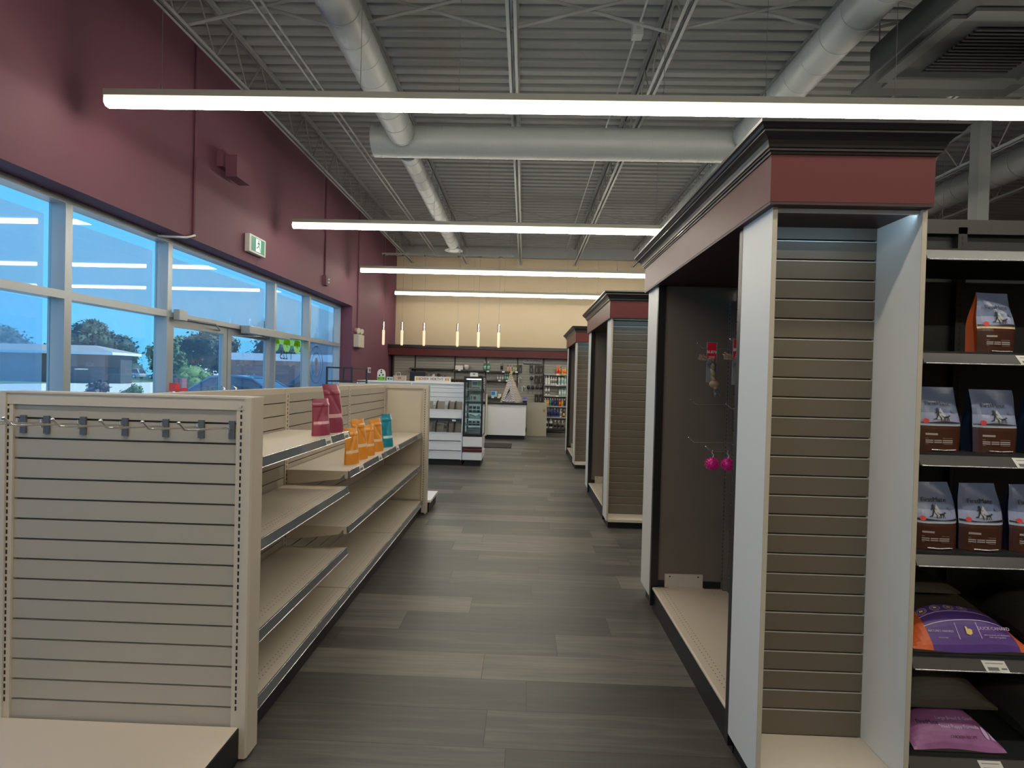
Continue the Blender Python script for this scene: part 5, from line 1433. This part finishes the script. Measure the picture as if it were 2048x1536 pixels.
row([-1.09, -1.0, -0.63, -0.46, -0.39, -0.30, -0.24], 1.643, [('green', 'white', 'mint', 0.26, 0.036, 'cap', 'green bottle with white top')] * 2 + [('grey', 'clear', 'black', 0.27, 0.033, 'cap', 'dark bottle with clear top')] + [('pink', 'black', None, 0.17, 0.024, 'cap', 'pale pink bottle with black cap')] * 2 + [('yellow', 'black', 'mint', 0.17, 0.022, 'cap', 'yellowish bottle behind the teepee tip')] * 2, W1, 'the upper wall shelf')
row([-0.735, -0.665, -0.60, -0.53, -0.475, -0.42], 1.40, [('clear', 'clear', 'white', 0.14, 0.024, 'cap', 'small clear bottle')] * 3 + [('green', 'white', 'mint', 0.19, 0.020, 'cap', 'slim green bottle')] * 3, W2, 'the middle wall shelf')
BP = mat('patterned_white', (0.62, 0.62, 0.6), 0.5, var=0.5, vscale=40)
m = MB().box(-1.90, -1.69, 13.97, 14.1, 1.656, 1.77); simple('patterned_box', m, BP, 'white patterned box on the upper wall shelf', 'box', (-1.8, 14.0, 1.656), bevel=0.006)
m = MB(); m.lathe([(0.055, 0), (0.085, 0.13), (0.08, 0.135)], (-1.60, 14.03, 1.656), 18); simple('pet_bowl', m, BP, 'white heart patterned bowl beside the patterned box', 'bowl', (-1.6, 14.03, 1.656))
for k, (x, w, c) in enumerate(((-2.78, 0.10, 'black'), (-2.64, 0.08, 'grey'), (-2.50, 0.10, 'white'), (-2.36, 0.08, 'black'), (-2.22, 0.10, 'grey'))):
    m = MB(); m.lathe([(w * 0.45, 0), (w * 0.5, 0.01), (w * 0.42, 0.10 + 0.02 * (k % 2)), (w * 0.2, 0.12 + 0.02 * (k % 2))], (x, 14.02, 1.401), 14)
    simple('jar', m, PCOL[c], ('black', 'grey', 'white', 'black', 'grey')[k] + ' jar, %s of five on the shelf over the monitor' % ('leftmost', 'second from left', 'middle one', 'fourth from left', 'rightmost')[k], 'jar', (x, 14.02, 1.401), 'jars on the shelf over the monitor')
m = MB().box(-0.90, -0.74, 13.98, 14.08, 0.941, 1.09, 0); m.box(-0.89, -0.80, 13.977, 13.98, 0.99, 1.075, 1)
simple('carton', m, [PCOL['mint'], mat('p_sky', srgb(50, 110, 200), 0.5)], 'blue and mint carton on the low wall shelf left of the teepee', 'box', (-0.82, 14, 0.941))
m = MB().box(-0.71, -0.63, 13.98, 14.06, 0.941, 1.02); simple('carton', m, WHITEP, 'small white box on the low wall shelf beside the blue carton', 'box', (-0.67, 14, 0.941))
# brushes and tools hanging on the grooming slats
def tool(x, z, kind, lab, c='black'):
    y = 14.10
    t = thing('grooming_tool', (x, y, z - 0.12), lab, 'grooming tool', 'grooming tools hanging on the slats')
    MB().cyl((x, WYB, z + 0.09), (x, y - 0.03, z + 0.09), 0.004, n=6).build('hook', CHROME, t)
    m = MB()
    if kind == 'card':
        m.box(x - 0.05, x + 0.05, y - 0.01, y + 0.01, z - 0.12, z + 0.10); m.build('card', PCOL[c], t)
        MB().box(x - 0.010, x + 0.010, y - 0.016, y - 0.010, z - 0.08, z + 0.02).build('blade', PCOL['grey'], t)
    elif kind == 'brush':
        m.ball((x, y, z + 0.02), 0.055, sc=(0.85, 0.4, 1.1)); m.build('brush_head', PCOL[c], t)
        MB().tube([(x, y, z - 0.03), (x, y - 0.004, z - 0.09), (x, y, z - 0.15)], [0.016, 0.011, 0.012]).build('handle', GREYINK if c == 'black' else WHITEP, t)
    else:
        m.tube([(x - 0.035, y, z - 0.09), (x - 0.035, y, z + 0.04), (x, y, z + 0.07), (x + 0.035, y, z + 0.04), (x + 0.03, y, z + 0.02)], 0.010); m.build('frame', PCOL[c], t)
        MB().box(x - 0.008, x + 0.02, y - 0.006, y + 0.006, z - 0.08, z + 0.0).build('blade', GREYINK, t)
for i, x in enumerate((-0.125, 0.18, 0.33, 0.45)): tool(x, 1.73, 'card', 'black carded grooming tool, %s in the top row under the sign' % ('leftmost', 'second', 'third', 'rightmost')[i])
tool(-0.125, 1.43, 'loop', 'white looped grooming tool at the left of the second row', 'white')
for i, x in enumerate((0.19, 0.325, 0.445)): tool(x, 1.45, 'brush' if i == 0 else 'card', 'black grooming brush, %s of three in the second row' % ('left', 'middle', 'right')[i])
tool(-0.02, 1.19, 'loop', 'white looped grooming tool at the left of the third row', 'white')
for i, x in enumerate((0.115, 0.23, 0.355, 0.465)): tool(x, 1.20, 'brush', 'black round headed brush, %s of four in the third row' % ('leftmost', 'second', 'third', 'rightmost')[i])
for i, x in enumerate((0.34, 0.455)): tool(x, 0.93, 'card', 'black carded tool, %s of two in the lowest row behind the gate' % ('left', 'right')[i])

# ================================================================== OUTDOORS
CONC = mat('concrete_lot', (0.46, 0.44, 0.40), 0.85, bump=0.1, bscale=5, var=0.10, vscale=0.3)
struct(MB().box(-140, XL - 0.301, -60, 140, -0.35, -0.12).build('ground', CONC), 'sunlit concrete parking lot')
LAWN = mat('verge', (0.07, 0.12, 0.05), 0.9, var=0.3, vscale=1.0)
struct(MB().box(-120, -44, 30, 130, -0.12, -0.08).build('ground_verge', LAWN), 'green verge past the road')
t = thing('low_building', (-55, 56, -0.1), 'low brick building with a pale flat roof beyond the parking lot', 'building')
m = MB().box(-75, -42.3, 50.6, 52.6, -0.1, 2.75); m.build('wall', brick_mat('brick', (0.24, 0.10, 0.08), (0.30, 0.13, 0.10), (0.30, 0.28, 0.26), 4.0), t)
m = MB().box(-76.5, -40.7, 49.6, 53.4, 2.75, 3.0); m.build('fascia', WHITE, t)
m = MB(); m.add([(-76.5, 49.6, 3.0), (-40.7, 49.6, 3.0), (-40.7, 53.4, 3.0), (-76.5, 53.4, 3.0), (-74, 51.2, 3.7), (-44, 51.2, 3.7), (-44, 51.8, 3.7), (-74, 51.8, 3.7)], [(0, 1, 5, 4), (1, 2, 6, 5), (2, 3, 7, 6), (3, 0, 4, 7), (4, 5, 6, 7)]); m.build('roof', mat('roof_grey', (0.25, 0.25, 0.24), 0.8), t)
m = MB().box(-42.29, -41.0, 51, 52.5, -0.1, 2.75); m.build('porch', mat('porch_shade', (0.05, 0.06, 0.07), 0.8), t)
def house(x, y, w, lab):
    t = thing('house', (x, y, -0.1), lab, 'house')
    MB().box(x - w / 2, x + w / 2, y, y + 7, -0.1, 3.2).build('wall', mat('house_wall', (0.6, 0.6, 0.58), 0.8), t)
    m = MB(); m.prism([(y - 0.4, 3.2), (y + 7.4, 3.2), (y + 3.5, 4.7)], 'x', x - w / 2 - 0.4, x + w / 2 + 0.4); m.build('roof', mat('roof_grey', (0.25, 0.25, 0.24), 0.8), t)
    for dx in (-0.25, 0.2): MB().box(x + w * dx - 0.5, x + w * dx + 0.5, y - 0.02, y + 0.01, 1.4, 2.5).build('window', mat('dark_pane', (0.03, 0.04, 0.05), 0.2), t)
house(-57.5, 84, 7.5, 'pale house behind the trees, seen through the clear pane')
house(-61.0, 96, 4.5, 'small pale outbuilding seen through the left door pane')
def tree(x, y, h, w, c, lab, seed, trunk=True, n=1500, leaf=0.30, cat='tree', low=0.25):
    rnd = random.Random(seed)
    t = thing('tree' if cat == 'tree' else 'shrub', (x, y, -0.12), lab, cat)
    lobes = []
    for k in range(11):
        a = rnd.uniform(0, 2 * PI); f = rnd.uniform(low, 0.86); r = w * 0.5 * rnd.uniform(0.2, 0.75) * (1 - 0.5 * f)
        lobes.append((Vector((x + r * math.cos(a), y + r * math.sin(a), h * f)), w * rnd.uniform(0.18, 0.27) * (1.1 - 0.35 * f)))
    lobes.append((Vector((x, y, h * 0.5)), w * 0.33))
    m = MB()
    for c_, r in lobes:
        m.ball(c_, r * 0.86, 0, n=10, sc=(1, 1, 0.85))
    for k in range(n):
        c_, r = rnd.choice(lobes)
        d = Vector((rnd.gauss(0, 1), rnd.gauss(0, 1), rnd.gauss(0, 1))).normalized()
        p = c_ + Vector((d.x * r, d.y * r, d.z * r * 0.9)) * rnd.uniform(0.85, 1.15)
        u = Vector((rnd.gauss(0, 1), rnd.gauss(0, 1), rnd.gauss(0, 1))).normalized(); v = u.cross(d).normalized(); s = leaf * rnd.uniform(0.5, 1.2)
        m.add([p - u * s, p + v * s * 0.6, p + u * s, p - v * s * 0.6], [(0, 1, 2, 3)], 1 if k % 4 == 0 else 0)
    m.build('crown', [mat('leaf_' + c[0], c[1], 0.7), mat('leaf2_' + c[0], tuple(min(1, q * 1.7) for q in c[1]), 0.7)], t)
    if trunk: MB().cyl((x, y, -0.12), (x, y, h * 0.45), w * 0.035, w * 0.02, n=8).build('trunk', mat('bark', (0.06, 0.045, 0.035), 0.9), t)
DG = ('dark', (0.018, 0.045, 0.032)); LG = ('light', (0.07, 0.14, 0.05)); YG = ('yellow', (0.10, 0.18, 0.03)); PG = ('purple', (0.07, 0.05, 0.06))
tree(-62.0, 70, 8.3, 9.5, DG, 'tall dark tree behind the low building, seen through the clear pane', 1, n=2500)
tree(-69.5, 86, 6.9, 9.6, DG, 'broad dark tree right of the low building', 2, n=2200, low=0.1)
tree(-75.5, 73, 7.3, 9, DG, 'dark tree at the left behind the hazy pane', 3)
tree(-55.0, 79, 7.0, 7.5, LG, 'light green tree beside the mullion left of the doors', 4)
tree(-50.5, 71.5, 5.4, 6.5, LG, 'light green tree at the left of the door pane', 5)
tree(-43.1, 69.4, 7.4, 8.5, DG, 'dark round tree in the left door pane', 6, n=2500, low=0.1)
tree(-31.5, 64, 8.1, 8.2, DG, 'dark tree behind the second door pane', 7, n=2200, low=0.1)
tree(-22.0, 58, 6.6, 6.8, DG, 'dark tree behind the panes beyond the doors', 8)
tree(-29.6, 45, 1.75, 3.6, YG, 'bright yellow green bush in the left door pane', 9, trunk=False, n=900, leaf=0.12, cat='shrub', low=0.1)
tree(-10.3, 12.1, 1.20, 1.0, PG, 'small twiggy shrub just outside the clear pane', 10, trunk=False, n=700, leaf=0.05, cat='shrub', low=0.1)
tree(-9.5, 12.1, 1.10, 0.8, LG, 'small round green shrub just outside the clear pane', 11, trunk=False, n=700, leaf=0.04, cat='shrub', low=0.1)
m = MB().box(-39, -24, 54.0, 54.9, -0.1, 0.95); simple('hedge', m, mat('hedge_green', (0.04, 0.07, 0.06), 0.9, bump=0.8, bscale=8, var=0.4, vscale=3), 'long low dark hedge across the far side of the lot', 'hedge', (-31, 54.5, -0.1))
m = MB().box(-23.2, -5.5, 40, 50, -0.1, 2.35, 0); m.box(-23.5, -5.2, 39.6, 50.4, 2.35, 2.9, 1)
simple('shop_building', m, [MATS.get('brick') or brick_mat('brick2', (0.24, 0.10, 0.08), (0.30, 0.13, 0.10), (0.3, 0.28, 0.26), 4.0), WHITE], 'brick shop building behind the second door pane', 'building', (-16, 45, -0.1))
def car(x, y, rot, L, W, H, c, lab, kind='sedan'):
    t = thing('car', (x, y, -0.12), lab, 'car')
    g = 0.22
    body = mat('car_' + c[0], c[1], 0.18, 0.5, coat=1.0)
    h1 = H * 0.56
    m = MB()
    def loft(st, mi):
        rings = []
        for (xx, z0, z1, hw, tw) in st: rings.append([(xx, -hw, z0), (xx, hw, z0), (xx, hw, z0 + (z1 - z0) * 0.55), (xx, tw, z1), (xx, -tw, z1), (xx, -hw, z0 + (z1 - z0) * 0.55)])
        n = 6
        for a, b in zip(rings[:-1], rings[1:]):
            for k in range(n): m.add([a[k], a[(k + 1) % n], b[(k + 1) % n], b[k]], [(3, 2, 1, 0)], mi, False)
        m.add(rings[0], [tuple(range(n))], mi); m.add(rings[-1], [tuple(range(n))[::-1]], mi)
    hl = L / 2; w2 = W / 2
    loft([(-hl, g + 0.15, g + 0.42, w2 * 0.8, w2 * 0.72), (-hl + 0.15, g, h1 * 0.88, w2 * 0.95, w2 * 0.85), (-hl + 0.9, g, h1 * 0.98, w2, w2 * 0.9), (0, g, h1, w2, w2 * 0.92), (hl - 0.9, g, h1, w2, w2 * 0.9), (hl - 0.12, g, h1 * 0.95, w2 * 0.95, w2 * 0.85), (hl, g + 0.12, h1 * 0.7, w2 * 0.82, w2 * 0.75)], 0)
    M4 = Matrix.Translation((x, y, -0.12)) @ Matrix.Rotation(rot, 4, 'Z')
    def fin(mb_, nm, mt):
        mb_.v = [tuple(M4 @ Vector(v)) for v in mb_.v]; return mb_.build(nm, mt, t)
    fin(m, 'body', body)
    m = MB()
    if kind == 'sedan': st = [(-hl * 0.56, h1 - 0.03, h1, w2 * 0.9, w2 * 0.88), (-hl * 0.18, h1 - 0.03, H * 0.96, w2 * 0.88, w2 * 0.66), (hl * 0.1, h1 - 0.03, H, w2 * 0.88, w2 * 0.68), (hl * 0.36, h1 - 0.03, H * 0.95, w2 * 0.88, w2 * 0.66), (hl * 0.78, h1 - 0.03, h1, w2 * 0.86, w2 * 0.8)]
    else: st = [(-hl * 0.5, h1 - 0.03, h1, w2 * 0.9, w2 * 0.88), (-hl * 0.2, h1 - 0.03, H * 0.97, w2 * 0.9, w2 * 0.74), (hl * 0.3, h1 - 0.03, H, w2 * 0.9, w2 * 0.76), (hl * 0.8, h1 - 0.03, H * 0.96, w2 * 0.9, w2 * 0.74), (hl * 0.94, h1 - 0.03, h1 + 0.05, w2 * 0.88, w2 * 0.82)]
    loft(st, 0); fin(m, 'cabin_glass', mat('car_glass', (0.02, 0.03, 0.04), 0.08, coat=1.0))
    m = MB()
    rf = [s for s in st if s[2] > h1 + 0.2]
    for a, b in zip(rf[:-1], rf[1:]):
        m.add([(a[0], -a[4] - 0.01, a[2] + 0.012), (a[0], a[4] + 0.01, a[2] + 0.012), (b[0], b[4] + 0.01, b[2] + 0.012), (b[0], -b[4] - 0.01, b[2] + 0.012)], [(3, 2, 1, 0)], 0)
    for s in (1, -1):
        for q in range(1, len(st) - 1) if kind != 'sedan' else (2,):
            xx = st[q][0]; m.add([(xx - 0.04, s * w2 * 0.885, h1), (xx + 0.04, s * w2 * 0.885, h1), (xx + 0.04, s * (st[q][4] + 0.012), st[q][2]), (xx - 0.04, s * (st[q][4] + 0.012), st[q][2])], [(0, 1, 2, 3)], 0)
        for a, b in zip(st[:-1], st[1:]):
            m.tube([(a[0], s * (a[4] + 0.012), a[2]), (b[0], s * (b[4] + 0.012), b[2])], 0.03, n=6)
    fin(m, 'roof', body)
    for sx_ in (-1, 1):
        for sy_ in (-1, 1):
            m = MB(); m.cyl((sx_ * hl * 0.62, sy_ * (w2 - 0.2), 0.32), (sx_ * hl * 0.62, sy_ * (w2 + 0.01), 0.32), 0.32, n=20, m=0); m.cyl((sx_ * hl * 0.62, sy_ * (w2 + 0.01), 0.32), (sx_ * hl * 0.62, sy_ * (w2 + 0.015), 0.32), 0.2, n=16, m=1)
            fin(m, 'wheel', [BLACKP, CHROME])
car(-9.2, 16.1, 0.0, 4.7, 1.8, 1.44, ('blue', (0.10, 0.20, 0.34)), 'steel blue sedan parked outside the doors')
car(-7.6, 19.3, 0.0, 4.7, 1.9, 1.72, ('slate', (0.08, 0.14, 0.26)), 'dark blue sport utility vehicle beyond the sedan', 'suv')
car(-62.9, 68.0+12, 0.0, 4.6, 1.8, 1.55, ('pearl', (0.62, 0.64, 0.66)), 'distant white estate car across the lot', 'suv')
car(-68.5, 79, 0.0, 4.6, 1.8, 1.4, ('teal', (0.08, 0.14, 0.18)), 'distant dark sedan left of the white estate car')
car(-57.5, 80, 0.0, 4.3, 1.8, 1.25, ('silver', (0.5, 0.52, 0.55)), 'distant silver car right of the white estate car')
m = MB().box(-14.9, -14.6, 21.5, 21.8, -0.12, 1.1); simple('bollard_sign', m, mat('bin_red', (0.25, 0.05, 0.05), 0.5), 'reddish post outside beside the mullion left of the doors', 'post', (-14.7, 21.6, -0.12))
m = MB(); m.box(-3.93, -3.80, 5.55, 5.66, 0.0, 0.03); m.cyl((-3.86, 5.60, 0.03), (-3.86, 5.60, 1.22), 0.012, n=8); m.box(-3.90, -3.83, 5.53, 5.60, 1.22, 1.31); m.box(-3.88, -3.84, 5.6, 5.76, 1.22, 1.255)
simple('cleaning_tool', m, mat('tool_red', srgb(225, 70, 70), 0.4), 'red topped stand beside the doors, peeking over the gondola', 'tool', (-3.86, 5.6, 0))
